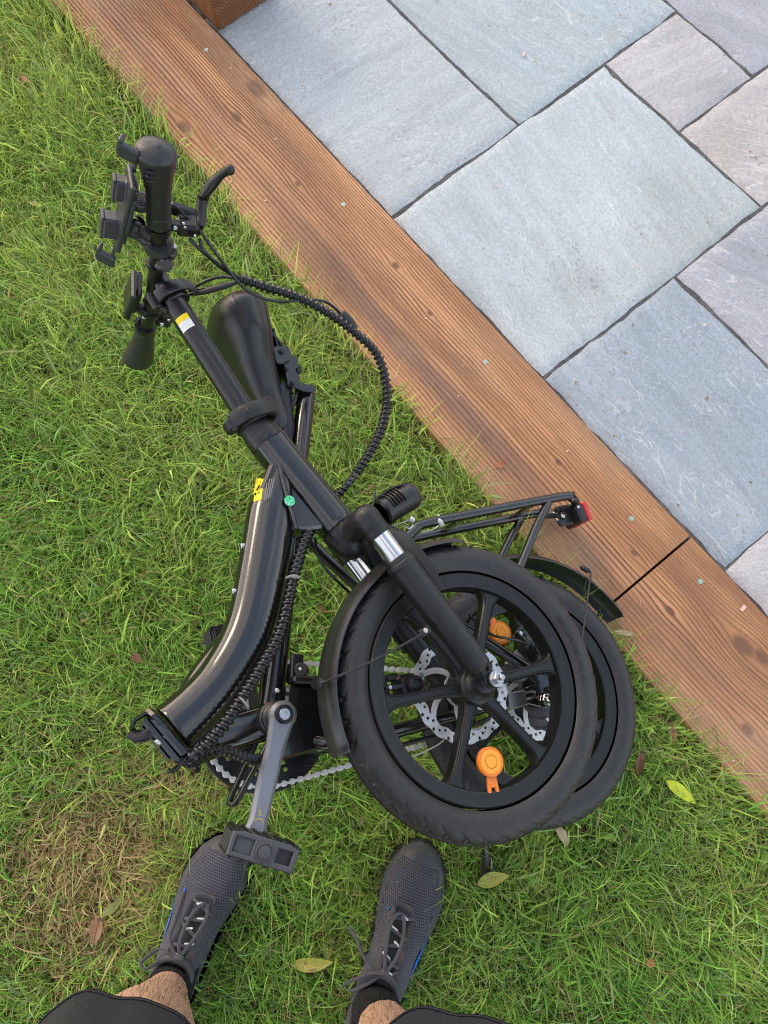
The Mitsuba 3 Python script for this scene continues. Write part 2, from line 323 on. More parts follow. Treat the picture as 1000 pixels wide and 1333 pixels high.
# ------------------------------------------------------------------ lawn
def lawn():
    r = np.random.default_rng(11)
    def field(x, y, k, s): return meshkit.fbm(np.stack([x * s, y * s, 0 * x + k], -1), 3)
    n = 520000; no = 230000
    x = r.uniform(-1.25, 1.15, n); y = r.uniform(-.85, 1.95, n)
    xo, yo = r.uniform(-4.2, 3.2, no), r.uniform(-3.4, 4.6, no); out = (xo < -1.22) | (xo > 1.12) | (yo < -.82) | (yo > 1.92)
    x, y = np.r_[x, xo[out]], np.r_[y, yo[out]]; wide = np.r_[np.ones(n), np.full(out.sum(), 2.1)]; n = len(x)
    q = x * SN + y * CS
    ok = q < SQ0 + .004 - .02 * r.random(n)**2
    # fringe by the timber: a ragged, thinner edge
    edge = np.exp(-(SQ0 - q) / .03); ok &= r.random(n) > edge * .45 * (field(x, y, 9, 14) > .5)
    bare = np.exp(-(((x - BARE[0]) / .17)**2 + ((y - BARE[1]) / .15)**2)); bare = np.clip(bare * 1.5 * (.45 + field(x, y, 4, 11)), 0, 1)
    bare2 = np.exp(-(((x - BARE2[0]) / .10)**2 + ((y - BARE2[1]) / .05)**2)) * .8
    bare = np.maximum(bare, bare2)
    ok &= r.random(n) > .35 * bare
    x, y, q, bare, edge, wide = (v[ok] for v in (x, y, q, bare, edge, wide)); n = len(x)
    clump = field(x, y, 1, 22)
    straw = r.random(n) < (.13 + .16 * field(x, y, 6, 5) * 1.2 + .62 * bare + .12 * edge)
    ang = 2 * np.pi * (2.2 * field(x, y, 2, 7)) + r.normal(0, 1.5, n)
    over = (edge > .42) & (r.random(n) < .6); ang = np.where(over, math.atan2(CS, SN) + r.normal(0, .8, n), ang)
    L = r.lognormal(math.log(.043), .40, n) * (.75 + .55 * clump) * (1 - .25 * bare); L = np.clip(L, .015, .115)
    L[straw] *= .85; L = np.where(over, L * (1.0 + .5 * field(x, y, 8, 9)), L)
    lean = np.clip(r.normal(.74, .30, n) + .35 * straw + .2 * bare, .1, 1.5)      # radians from upright at mid-blade
    bend = np.clip(r.normal(.36, .24, n), 0, 1.0)
    w = r.lognormal(math.log(.0020), .42, n) * .5; w[straw] *= .8; w *= wide; L *= .5 + .5 * wide**.5
    z0 = r.uniform(0, .012, n) + np.where(over, .012, 0)
    dx, dy = np.cos(ang), np.sin(ang)
    tw = r.normal(0, .6, n)
    wx, wy, wz = -dy * np.cos(tw), dx * np.cos(tw), np.sin(tw) * .7
    V = np.zeros((n, 7, 3)); hgt = np.zeros((n, 4))
    px, py, pz = x.copy(), y.copy(), z0.copy(); pts = [(px, py, pz)]
    for k in range(3):
        a = np.clip(lean + bend * (k - 1), 0, 1.85)
        px = px + dx * np.sin(a) * L / 3; py = py + dy * np.sin(a) * L / 3; pz = np.maximum(pz + np.cos(a) * L / 3, .002 + .004 * r.random(n)); pts.append((px, py, pz))
    for k, ww in enumerate((.8, 1.0, .75)):
        a, b, c = pts[k]
        for sgn, o in ((-1, 0), (1, 1)):
            V[:, 2 * k + o] = np.stack([a + sgn * w * ww * wx, b + sgn * w * ww * wy, c + sgn * w * ww * wz], -1)
    V[:, 6] = np.stack(pts[3], -1)
    F = np.array([(0, 1, 3), (0, 3, 2), (2, 3, 5), (2, 5, 4), (4, 5, 6)])
    F = (np.arange(n)[:, None, None] * 7 + F).reshape(-1, 3)
    g1, g2, g3 = np.array([.245, .51, .085]), np.array([.60, .74, .17]), np.array([.085, .235, .045])
    m = np.clip(field(x, y, 3, 4) * 1.1 - .10 + .30 * np.clip(y, -.5, 1.5) + r.normal(0, .28, n), 0, 1)[:, None]
    col = g1 * (1 - m) + g2 * m; dk = (r.random(n) < .34)[:, None]; col = np.where(dk, g3 * .5 + col * .5, col)
    bl = (r.random(n) < .16)[:, None]; col = np.where(bl, col * .35 + np.array([.34, .47, .25]) * .65, col)
    s1, s2 = np.array([.66, .53, .28]), np.array([.33, .21, .10]); mm = np.clip(r.random(n)**1.4 + .05 * bare - .15, 0, 1)[:, None]
    col = np.where(straw[:, None], s1 * (1 - mm) + s2 * mm, col) * r.lognormal(-.02, .27, n)[:, None]
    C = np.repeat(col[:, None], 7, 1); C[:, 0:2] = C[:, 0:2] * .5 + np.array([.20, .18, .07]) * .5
    C[:, 6] = np.where((r.random(n) < .25)[:, None], C[:, 6] * .4 + s1 * .6, C[:, 6])
    return V.reshape(-1, 3), F, np.clip(C.reshape(-1, 3), 0, .9)
BARE, BARE2 = (-0.5994, -0.2992, -0), (-0.4328, -0.1389, 0)
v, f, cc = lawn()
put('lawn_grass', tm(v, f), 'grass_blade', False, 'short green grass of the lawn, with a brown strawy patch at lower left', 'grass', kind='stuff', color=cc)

# ------------------------------------------------------------------ the folded bicycle, in its own frame: u, v in the plane of the wheels, w along the axles
BM = np.array([[0.91439, -0.00438, 0.40481], [-0.04709, 0.992, 0.11709], [-0.40208, -0.12612, 0.90687]]); BO = np.array([0.0864, 0.0185, 0.378])
BIKE = 'folding_bicycle'
def bw(p): return BO + BM @ np.asarray(p, float)
def bp(name, mesh, mat, smooth=35, **k):
    return put(f'{BIKE}__{name}', tm(mesh.vertices @ BM.T + BO, mesh.faces), mat, smooth, **k)[len(BIKE) + 2:]
tag(BIKE, 'black folded electric bicycle lying on its side on the lawn with its two wheels stacked', 'bicycle')
WA = (0.0, 0.0, 1.0); RW = -.133
A3 = lambda *p: np.array(p, float)
def dust(c, amt, sc=60.0):
    def fn(p, n, uv): return mix(c, (.11, .10, .085), amt * smoothstep(.45, .8, fbm(p.x * sc, p.y * sc, p.z * sc)))
    return proc(fn)
def rough_var(a, b, sc=30.0):
    def fn(p, n, uv): return a + (b - a) * fbm(p.x * sc, p.y * sc, p.z * sc)
    return proc(fn)
scene['gloss_black'] = {'type': 'principled', 'base_color': dust((.0050, .0050, .0056), .008), 'roughness': rough_var(.07, .16, 25.0), 'eta': 1.58, 'clearcoat': 1.0, 'clearcoat_gloss': .98}
scene['matte_black'] = plain(dust((.0085, .0085, .0095), .025), rough_var(.34, .48), .60)
scene['satin_black'] = plain(dust((.008, .008, .0088), .02), rough_var(.22, .36), .60)
scene['plastic_black'] = plain(dust((.010, .010, .011), .025), rough_var(.28, .42), .60)
scene['rubber'] = plain(dust((.0165, .0165, .0185), .07, 90.0), .50, .6)
scene['grip_rubber'] = plain(dust((.020, .020, .0225), .03), .40, .65)
scene['leather'] = {'type': 'bumpmap', 'b': proc(lambda p, n, uv: voronoi(p.x * 900 + p.z * 500, p.y * 900 - p.z * 500)[0], 4e-4), 'scale': .00018,
                    'bsdf': plain((.009, .009, .010), .30, .65)}
scene['wrap_plastic'] = plain((.010, .010, .011), .20, .6)
scene['rim_black'] = plain(dust((.006, .006, .0066), .02), rough_var(.34, .48), .48)
scene['mudguard_plastic'] = plain(dust((.020, .020, .022), .02), rough_var(.30, .40), .8)
scene['chrome'] = plain((.82, .80, .77), .10, .5, 1.0)
scene['steel'] = plain((.58, .57, .56), .28, .5, 1.0)
scene['rotor_steel'] = plain(proc(lambda p, n, uv: mix((.60, .60, .59), (.76, .76, .75), noise(p.x * 500, p.y * 500, p.z * 500))), .40, .5, .45)
scene['chain_steel'] = plain((.82, .82, .81), .38, .5, .2)
scene['crank_alloy'] = plain((.27, .275, .30), .36, .6, .45)
scene['orange_lens'] = {'type': 'bumpmap', 'b': proc(lambda p, n, uv: voronoi(p.x * 320, p.y * 320)[0], 3e-4), 'scale': .0012, 'bsdf': plain((.95, .36, .010), .20, .5, 0, 1.0)}
scene['orange_plastic'] = plain((.80, .20, .006), .35, .5, 0, .5)
scene['red_lens'] = plain((.62, .012, .010), .12, .5, 0, 1.0)
scene['sticker_yellow'] = plain((.80, .62, .01), .4)
scene['sticker_white'] = plain((.74, .74, .72), .45)
scene['sticker_green'] = plain(proc(lambda p, n, uv: mix((.02, .50, .16), (.30, .62, .50), smoothstep(.35, .75, noise(p.x * 420, p.y * 420, p.z * 420)))), .3)
scene['print_grey'] = plain((.24, .24, .25), .5)
scene['ink'] = plain((.03, .03, .03), .5)
scene['clear_tie'] = plain((.72, .74, .72), .3)

def pol(a, r): return np.array([r * math.cos(math.radians(a)), r * math.sin(math.radians(a))])
TR, TS = .2060, .0250            # tyre: outer radius, half width
def tyre_mesh(seed):
    # section from rim to rim; s runs across the tread
    ph = np.linspace(-2.35, 2.35, 61)
    rc, rr = TR - .0250, .0250
    prof = np.stack([rc + rr * np.cos(ph) * np.where(abs(ph) < 1.2, 1.0, 1.0), TS * 1.02 * np.sin(ph)], 1)
    def disp(i, th):
        p = ph[i]; ap = abs(p); d = np.zeros(np.broadcast(p, th).shape)
        k = 44.0
        f = (th * k / (2 * np.pi) + ap * 1.25 + np.where(p > 0, .5, 0.0)) % 1.0
        sipe = np.exp(-((f - .5) / .075)**2) * np.clip((ap - .18) * 8, 0, 1) * np.clip((1.22 - ap) * 9, 0, 1)
        f2 = (th * k / (2 * np.pi) - ap * .55 + np.where(p > 0, .5, 0.0)) % 1.0
        sipe2 = np.exp(-((f2 - .12) / .075)**2) * np.clip((ap - .42) * 10, 0, 1) * np.clip((.92 - ap) * 10, 0, 1)
        ribs = np.exp(-((ap - .40) / .035)**2) * .8 + np.exp(-((ap - .10) / .03)**2) * .7
        d -= .0032 * np.maximum(np.maximum(sipe, sipe2), ribs)
        d += .0008 * np.clip((1.24 - ap) * 20, 0, 1)                 # tread stands proud of the wall
        for a in (1.42, 1.66, 1.98): d += .0005 * np.exp(-((ap - a) / .018)**2)
        return d
    # displace along the section's own normal, roughly radial on the tread
    m = lathe(prof, n=936, disp=disp)
    return m
TYRE = tyre_mesh(1)
def moved(m, c): return tm(m.vertices + np.asarray(c, float), m.faces)
def flipw(m): return tm(m.vertices * (1, 1, -1), m.faces[:, ::-1])
def whiskers(c, seed, n=130):
    r = np.random.default_rng(seed); ms = []
    for _ in range(n):
        a = r.uniform(0, 360); ph = r.choice([-1, 1]) * r.uniform(.5, 1.9); rad = TR - .0250 + .0252 * math.cos(ph); w = TS * math.sin(ph)
        q = pol(a, rad); nn = A3(math.cos(ph) * math.cos(math.radians(a)), math.cos(ph) * math.sin(math.radians(a)), math.sin(ph))
        b = A3(q[0], q[1], w) + c; ms.append(cyl(b - nn * .001, b + nn * r.uniform(.002, .005) + r.normal(0, .0012, 3), .00042, 4, .0001))
    return cat(*ms)
RIM = [(.1385, -.0105), (.1398, -.0150), (.1430, -.0165), (.1460, -.0160), (.1545, -.0175), (.1590, -.0185), (.1612, -.0165), (.1600, -.008), (.1600, .008), (.1612, .0165), (.1590, .0185), (.1545, .0175),
       (.1460, .0160), (.1430, .0165), (.1398, .0150), (.1385, .0105), (.1385, -.0105)]
def spoke_poly(a):
    """A cast spoke seen along the axle: waisted bar that flares into hub and rim, rounded crotches."""
    L0, L1 = .020, .1410
    r = np.linspace(L0, L1, 22); t = (r - L0) / (L1 - L0)
    hw = .0074 + .0010 * t + .015 * np.exp(-(1 - t) / .06) + .008 * np.exp(-t / .10)
    pts = np.vstack([np.c_[r, -hw], np.c_[r[::-1], hw[::-1]]])
    ca, sa = math.cos(math.radians(a)), math.sin(math.radians(a))
    return sg.Polygon(pts @ np.array([[ca, sa], [-sa, ca]]))
def rotor(c, r0, turn, n_arm=6):
    ang = np.linspace(0, 2 * np.pi, 240, endpoint=False)
    out = sg.Polygon(np.c_[np.cos(ang), np.sin(ang)] * (r0 + .0011 * np.cos(18 * ang))[:, None])
    inn = sg.Polygon(np.c_[np.cos(ang), np.sin(ang)] * (r0 - .0155 + .0012 * np.cos(18 * ang + 1))[:, None])
    holes = []
    for k in range(54):
        a = 360 * k / 54 + turn
        rad = r0 - (.0036, .0078, .0120)[k % 3]
        holes.append(sg.Point(*pol(a, rad)).buffer(.0021 if k % 3 else .0024, 5))
    ring = out.difference(inn).difference(shapely.union_all(holes))
    hub = sg.Point(0, 0).buffer(.027, 16).difference(sg.Point(0, 0).buffer(.018, 16))
    arms = []
    for k in range(n_arm):
        a = 360 * k / n_arm + turn; P = [pol(a + 34 * t**1.3, .022 + (r0 - .012 - .022) * t) for t in np.linspace(0, 1, 9)]
        arms.append(sg.LineString(P).buffer(.0042, 4))
    face = shapely.union_all([ring.difference(shapely.union_all(holes)), hub, *arms]).difference(shapely.union_all(holes))
    return extrude(face.simplify(.0001), .002, .0003, c)
def reflector(wheel, a, r, w, face=1):
    c = A3(*pol(a, r), w) + wheel[1]
    er = A3(*pol(a, 1), 0); et = np.cross(WA, er)
    n = WA
    disc = lathe([(0, .0), (.0185, .0), (.0195, .002), (.0195, .0075), (.0180, .0085), (.0165, .0075), (0, .0075)], c, n, 40)
    tabs = shapely.union_all([sg.LineString([(.016, -.004), (.040, -.0065)]).buffer(.0028), sg.LineString([(.016, .004), (.038, .0055)]).buffer(.0028), sg.Point(.018, 0).buffer(.007), sg.LineString([(.018, 0), (.027, 0)]).buffer(.006)])
    k = bp(wheel[0] + '__wheel_reflector', cat(disc, extrude(tabs, .004, .0008, c, er, et), lathe([(0, .0076), (.0085, .0076), (.0085, .0068)], c, n, 24)), 'orange_plastic')
    ringp = sg.Point(0, 0).buffer(.0160, 20)
    bp(wheel[0] + '__reflector_lens', cat(extrude(ringp.difference(sg.Point(0, 0).buffer(.0088)), .0014, .0004, c + A3(0, 0, .0072)), extrude(sg.Point(0, 0).buffer(.0084, 3), .0022, .0006, c + A3(0, 0, .0072))), 'orange_lens', False)
def wheel(name, c, angs, seed, hub_r):
    c = np.asarray(c, float)
    bp(name + '__tyre', moved(TYRE, c), 'rubber', True)
    bp(name + '__tyre_whiskers', whiskers(c, seed), 'rubber', False, kind='stuff')
    bp(name + '__rim', lathe(RIM, c, WA, 160), 'rim_black', 40)
    for a in angs:
        p = spoke_poly(a)
        body = extrude(p, .020, .0022, c + A3(0, 0, -.010))
        rib = extrude(p.buffer(-.0035), .0012, .0009, c + A3(0, 0, .0097))
        bp(name + '__spoke', cat(body, rib), 'rim_black', 30)
    h = hub_r
    bp(name + '__hub', cat(lathe([(0, -.045), (h * .5, -.045), (h * .55, -.03), (h, -.024), (h + .002, -.01), (h + .002, .012), (h, .020), (h * .80, .024), (h * .62, .030), (h * .55, .038), (0, .040)], c, WA, 64),
                           lathe([(h * .90, .0215), (h * .90, .0235), (h * .84, .0245), (h * .78, .0235)], c, WA, 64)), 'matte_black', 30)
FW = ('front_wheel', A3(0, 0, 0)); RC = (0.1812, 0.0139, -0.133); RWH = ('rear_wheel', np.array(RC))
wheel('front_wheel', FW[1], [76, 15.5, -41.5, -105, -167, 134], 1, .027)
wheel('rear_wheel', RC, [98, 38, -22, -82, -142, 158], 2, .070)
bp('front_wheel__brake_rotor', rotor((0, 0, -.034), .0765, 12), 'rotor_steel', False)
bp('rear_wheel__brake_rotor', rotor(tuple(RWH[1] + A3(0, 0, .030)), .0760, 31), 'rotor_steel', False)
reflector(FW, -82.3, .103, .012); reflector(RWH, 122, .112, .010)
def valve(wh, a):
    q, e = pol(a, .134), pol(a, .106)
    bp(wh[0] + '__valve', cat(tube([A3(*q, 0) + wh[1], A3(*e, .002) + wh[1]], .0030, 10, 0), tube([A3(*pol(a, .116), .001) + wh[1], A3(*e, .002) + wh[1]], .0042, 10, 0)), 'rubber')
valve(FW, 108); valve(RWH, 150)

def sidewall_text(wh, text, a0, h, r, mat='rubber'):
    """Moulded letters round the upper side wall, reading clockwise."""
    a, ms = a0, []
    for chx in text:
        adv = h * .72 / r
        if chx != ' ':
            m = meshkit.text_mesh(chx, h, .0012); wd = np.ptp(m.vertices[:, 0]); adv = (wd + h * .22) / r
            mid = a - adv / 2; er = A3(math.cos(mid), math.sin(mid), 0); et = A3(math.sin(mid), -math.cos(mid), 0)
            V = m.vertices - A3(m.bounds[:, 0].mean(), h / 2, 0); ms.append(tm(wh[1] + er * r + A3(0, 0, TS * .985) + V[:, :1] * et + V[:, 1:2] * er + V[:, 2:] * A3(0, 0, 1), m.faces))
        a -= adv
    bp(wh[0] + '__tyre_lettering', cat(*ms), mat, False, kind='stuff')
sidewall_text(FW, '100 LBS PSI (75 P)', math.radians(38), .0072, .1755)

# axle nuts
def nut(name, p, r, h, mat='steel', dome=True):
    p = A3(*p); hexa = extrude(sg.Polygon([pol(60 * k + 11, r) for k in range(6)]), h, .0008, p)
    ws = lathe([(0, -.002), (r * 1.35, -.002), (r * 1.4, -.001), (r * 1.35, .0005), (0, .0005)], p, WA, 28)
    top = lathe([(r * .80, 0), (r * .78, .004), (r * .55, .0085), (0, .0105)], p + A3(0, 0, h), WA, 24) if dome else lathe([(r * .5, 0), (r * .5, .008), (r * .4, .009), (0, .009)], p + A3(0, 0, h), WA, 20)
    bp(name, cat(hexa, ws, top), mat, 30)
nut('front_wheel__axle_nut', (0, 0, .070), .0080, .0075, dome=False)
nut('rear_wheel__axle_nut', (0.1619, -0.004, -0.063), .0088, .009, 'chrome')
bp('rear_wheel__axle', cyl(A3(*RC) + A3(0, 0, -.085), A3(*RC) + A3(0, 0, .075), .006), 'steel')
bp('front_wheel__axle', cyl((0, 0, -.075), (0, 0, .072), .006), 'steel')

# ---- fork
LEG_T, LEG_B = A3(*(-0.1737, 0.1981, 0.056)), A3(*(-0.0066, 0.0033, 0.056))
ld = unit(LEG_B - LEG_T); LL = np.linalg.norm(LEG_B - LEG_T)
for s in (1, -1):
    o = A3(0, 0, 0 if s > 0 else -.112)
    P = lambda d: LEG_T + o + ld * d
    bp('fork__stanchion', tube([P(-.004), P(.085)], .0148, 28, 0), 'chrome', 40)
    prof = [(0, .058), (.0175, .058), (.0205, .0595), (.0208, .0630), (.0222, .0645), (.0225, .069), (.0212, .0715), (.0210, .079), (.0205, .12), (.0195, LL - .075), (.0190, LL - .030), (.0178, LL - .0265), (.0176, LL - .018), (.0140, LL - .014), (0, LL - .014)]
    bp('fork__leg', lathe(prof, LEG_T + o, ld, 40), 'matte_black', 30)
    bp('fork__leg_seal', lathe([(.0150, .0550), (.0185, .0555), (.0190, .0590), (.0150, .0595)], LEG_T + o, ld, 32), 'plastic_black')
    side = np.cross(ld, WA)
    dp = shapely.union_all([sg.LineString([(-.03, 0), (.002, 0)]).buffer(.0085), sg.Point(0, 0).buffer(.0125), sg.LineString([(-.028, 0), (-.018, .007)]).buffer(.007)])
    hx = LEG_B + o
    bp('fork__dropout', extrude(dp.difference(sg.Point(-.017, .002).buffer(.003)), .0065, .001, A3(0, 0, .058 * s - .003) , ld, np.cross(WA, ld)), 'matte_black', 30)
# arch on the near side of the lower legs (brace round the tyre)
aa = [LEG_T + ld * .070 + side * 0 + A3(0, 0, .0), None]
PV = -np.cross(WA, ld) if np.cross(WA, ld) @ A3(.7, .7, 0) < 0 else np.cross(WA, ld)
arch = [LEG_T + ld * .125 + PV * .020, LEG_T + ld * .075 + PV * .026, LEG_T + ld * .030 + PV * .028 + A3(0, 0, -.010), LEG_T + ld * .006 + PV * .030 + A3(0, 0, -.035), LEG_T + ld * .0 + PV * .030 + A3(0, 0, -.056)]
arch = arch + [p * (1, 1, 1) + A3(0, 0, -2 * (p[2])) for p in arch[-2::-1]]
bp('fork__brace', tube(arch, .0065, 12, .006, r2=.0125, ref=(PV * .2 + A3(0, 0, .2) + ld * .5), power=2.6), 'matte_black')
ST = A3(*(-0.1965, 0.2026, 0)); HT_T = A3(*(-0.3136, 0.3265, 0)); hd = unit(ST - HT_T)
crown = [[(tuple(ST + hd * -.004), .0285), (tuple(ST + hd * .016), .0265)]]
for s in (1, -1):
    top = LEG_T * (1, 1, s); crown += [[(tuple(ST + hd * .006), .024), (tuple(ST * .45 + top * .55 + A3(0, 0, 0) - ld * .004), .019), (tuple(top - ld * .012), .0195), (tuple(top + ld * .001), .0190)]]
bp('fork__crown', hull_chain(crown, .006, 10), 'matte_black', True)
bp('fork__crown_race', lathe([(.0265, -.012), (.0285, -.010), (.0285, -.002), (.0262, .0)], ST, hd, 40), 'satin_black')
for s in (1, -1): bp('fork__leg_collar', lathe([(.0150, .006), (.0190, .006), (.0184, .016), (.0172, .0180), (.0150, .018)], LEG_T * (1, 1, s), ld, 32), 'matte_black', 30)

# ---- head tube, steering post, clamps
HL = np.linalg.norm(ST - HT_T)
bp('frame__head_tube', tube([HT_T + hd * .004, HT_T + hd * (HL - .012)], [.0262, .0268], 48, .01, ref=WA, power=2.6), 'gloss_black', 40)
bp('frame__head_tube_rim', lathe([(.0255, 0), (.0282, .001), (.0286, .006), (.0262, .008)], HT_T + hd * (HL - .020), hd, 48), 'gloss_black', 30)
bp('frame__headset_ring', lathe([(.022, -.004), (.0272, -.0035), (.0278, .000), (.0272, .0045), (.0262, .005)], HT_T, hd, 48), 'satin_black', 30)
CL = A3(*(-0.3398, 0.3545, 0)); PT = A3(*(-0.4869, 0.5576, 0)); pd = unit(PT - CL)
bp('steering_post__base', tube([HT_T - hd * .002, HT_T * .6 + CL * .4 - hd * .001, CL, CL + pd * .016], [.0272, .0252, .0228, .0222], 48, .006), 'matte_black', True)
bp('steering_post__tube', tube([CL, PT - pd * .030], .0172, 40, .03), 'satin_black', 40)
bp('steering_post__inner_tube', tube([PT - pd * .050, PT + pd * .004], .0140, 32, .02), 'satin_black', 40)
# hinge clamp of the post: band with a folded-over lever
pe = unit(np.cross(WA, pd))
bp('steering_post__clamp_band', tube([CL + pd * -.011, CL + pd * .012], .0262, 40, .01, r2=.0262, ref=WA), 'matte_black', 30)
lev = [CL + pe * s1 + A3(0, 0, w1) + pd * d1 for s1, w1, d1 in ((-.030, .020, -.004), (-.020, .030, -.002), (0, .0345, 0), (.016, .030, .002), (.030, .014, .004))]
lev_in = lev
bp('steering_post__clamp_lever', cat(tube(lev_in, .0055, 14, .005, r2=.0125, ref=pd, power=3), rbox(CL - pe * .031 + A3(0, 0, .010), (.013, .032, .034), pe, pd, .004), rbox(CL + pe * .033 + A3(0, 0, .008), (.017, .020, .022), pe, pd, .004)), 'matte_black', 35)
bp('steering_post__clamp_bolt', cyl(CL + pe * .010 + A3(0, 0, .030), CL + pe * .010 + A3(0, 0, .040), .0045), 'satin_black')
QR = A3(*(-0.4637, 0.533, 0)); 
bp('steering_post__seat_collar', tube([QR - pd * .012, QR + pd * .010], .0205, 36, .01), 'satin_black', 30)
band = [QR + pe * s1 + A3(0, 0, w1) + pd * d1 for s1, w1, d1 in ((-.036, .002, -.002), (-.028, .012, 0), (-.014, .021, .002), (0, .024, .003), (.014, .021, .003), (.024, .010, .003), (.030, -.002, .002))]
bp('steering_post__quick_release_lever', tube(band, .0028, 14, .004, r2=.0095, ref=pd, power=3.2), 'satin_black', 35)
bp('steering_post__quick_release_bolt', cat(cyl(QR + pe * .030 + pd * -.012, QR + pe * .030 + pd * .012, .0085), cyl(QR + pe * .030 + pd * .012, QR + pe * .030 + pd * .017, .0055), cyl(QR + pe * .020 - pd * .02 , QR + pe * .027 - pd * .008, .005)), 'satin_black', 30)
# sticker on the post
def patch(p0, p1, axis_r, half, mat, name, lift=.0004, mid=0.0, n=9):
    """A label wrapped on the round of a tube between two stations of its axis."""
    d = unit(p1 - p0); e = unit(np.cross(WA, d)); f = np.cross(d, e)
    a = np.linspace(mid - half, mid + half, n); V = []
    for p in (p0, p1):
        for t in a: V.append(p + (axis_r + lift) * (e * math.sin(t) + f * math.cos(t)))
    i = np.arange(n - 1); F = np.vstack([np.stack([i, i + 1, i + n + 1], 1), np.stack([i, i + n + 1, i + n], 1)])
    m = tm(V, F)
    if m.face_normals.mean(0) @ f < 0: m = tm(V, F[:, ::-1])
    bp(name, m, mat, True); return e, f
SA, SB, SC = A3(*(-0.4541, 0.4915, 0)), A3(*(-0.449, 0.4842, 0)), A3(*(-0.4414, 0.4724, 0))
SA, SB, SC = (CL + pd * ((q - CL) @ pd) for q in (SA, SB, SC))
patch(SA, SB, .0172, .62, 'sticker_yellow', 'steering_post__warning_label', mid=-.62); e_, f_ = patch(SB, SC, .0172, .62, 'sticker_white', 'steering_post__warning_label', mid=-.62)

# ---- main tube of the front half, hinge
MAIN = [(-0.2892, 0.2866, -0.004), (-0.2988, 0.2196, -0.004), (-0.3072, 0.1382, -0.002), (-0.3207, 0.0556, 0), (-0.3473, -0.0066, 0), (-0.3758, -0.045, 0), (-0.4037, -0.0728, 0)]
bp('frame__main_tube', tube(MAIN, [.020, .034, .0335, .032, .031, .031, .032], 56, .006, ref=WA, r2=[.022, .027, .027, .027, .027, .027, .028], power=2.15), 'gloss_black', True)
wb = [(-0.2974, 0.282, 0.02), (-0.2872, 0.2434, 0.022), (-0.2786, 0.2172, 0.023), (-0.2685, 0.1913, 0.018)]
bp('frame__weld_bead', tube(wb, .0028, 10, .0008, bump=lambda L, a: 1 + .35 * abs(np.sin(L * 900)) + 0 * a), 'gloss_black', True)
gus = sg.Polygon([(-0.3063, 0.2963, 0)[:2], (-0.3208, 0.2468, 0)[:2], (-0.3004, 0.1931, 0)[:2], (-0.2571, 0.1945, 0)[:2], (-0.2205, 0.204, 0)[:2], (-0.2619, 0.2562, 0)[:2]])
bp('frame__gusset', extrude(gus, .034, .004, (0, 0, -.019)), 'gloss_black', 30)
def flat_label(px, name, mat, dz=.0):
    P = np.array(px, float); c = P.mean(0)
    bp(name, tm(np.vstack([c[None], P]), [(0, i + 1, (i + 1) % len(P) + 1) for i in range(len(P))]), mat, False)
md = unit(A3(*(-0.3072, 0.1382, -0.002)) - A3(*(-0.2988, 0.2196, -0.004)))
# printed warning: yellow strip and grey text block, wrapped on the tube
e0 = unit(np.cross(WA, md))
def on_main(px, py, lift=.0006):
    """Point of the tube's skin under a place (u, v) given at its axis height."""
    q = A3(*px); P = spline(MAIN, .004); i = np.argmin(np.linalg.norm(P[:, :2] - q[:2], axis=1)); t = unit(P[min(i + 1, len(P) - 1)] - P[max(i - 1, 0)]); e = unit(np.cross(WA, t)); x = (q - P[i]) @ e
    L = np.r_[0, np.cumsum(np.linalg.norm(np.diff(P, axis=0), axis=1))]; r1 = np.interp(L[i] / L[-1], np.linspace(0, 1, 7), [.020, .034, .0335, .032, .031, .031, .032]); r2 = np.interp(L[i] / L[-1], np.linspace(0, 1, 7), [.022, .027, .027, .027, .027, .027, .028])
    z = r2 * max(0, 1 - min(1, abs(x) / r1)**2.15)**(1 / 2.15)
    return A3(q[0], q[1], P[i][2] + z + lift)
def skin_patch(corners, name, mat, n=8, lift=.0006):
    a, b, c, d = (A3(*q) for q in corners); V = []
    for i in np.linspace(0, 1, n):
        for j in np.linspace(0, 1, n): V.append(on_main((a * (1 - j) + b * j) * (1 - i) + (d * (1 - j) + c * j) * i, 0, lift))
    idx = np.arange(n * n).reshape(n, n); F = np.vstack([np.stack([idx[:-1, :-1], idx[:-1, 1:], idx[1:, 1:]], -1).reshape(-1, 3), np.stack([idx[:-1, :-1], idx[1:, 1:], idx[1:, :-1]], -1).reshape(-1, 3)])
    m = tm(V, F); m = m if m.face_normals.mean(0)[2] > 0 else tm(V, F[:, ::-1])
    return bp(name, m, mat, True)
skin_patch([(-0.324, 0.2681, 0.02), (-0.315, 0.2696, 0.02), (-0.3194, 0.2278, 0.02), (-0.3282, 0.2265, 0.02)], 'frame__yellow_label', 'sticker_yellow')
for k in range(4):
    x = 350 + k * 2.1; yt = 622 + (k * 37 % 7); skin_patch([(-0.7723, 0.9999, 0) if False else tuple(A3(*(-0.3125, 0.261, 0.025)) * (1 - k / 3) + A3(*(-0.3041, 0.2624, 0.025)) * (k / 3)), tuple((A3(*(-0.3125, 0.261, 0.025)) * (1 - k / 3) + A3(*(-0.3041, 0.2624, 0.025)) * (k / 3)) + A3(.0008, 0, 0)),
        tuple((A3(*(-0.3158, 0.2265, 0.025)) * (1 - k / 3) + A3(*(-0.3087, 0.2321, 0.025)) * (k / 3)) + A3(.0008, 0, 0)), tuple(A3(*(-0.3158, 0.2265, 0.025)) * (1 - k / 3) + A3(*(-0.3087, 0.2321, 0.025)) * (k / 3))], 'frame__small_print', 'print_grey', 4)
wq, we = A3(*(-0.3204, 0.2618, 0.02)), A3(*(-0.3229, 0.2329, 0.02)); wx = unit((wq - we) * (1, 1, 0)); wp = A3(wx[1], -wx[0], 0); wm = meshkit.text_mesh('WARNING', .0036, .0003); 
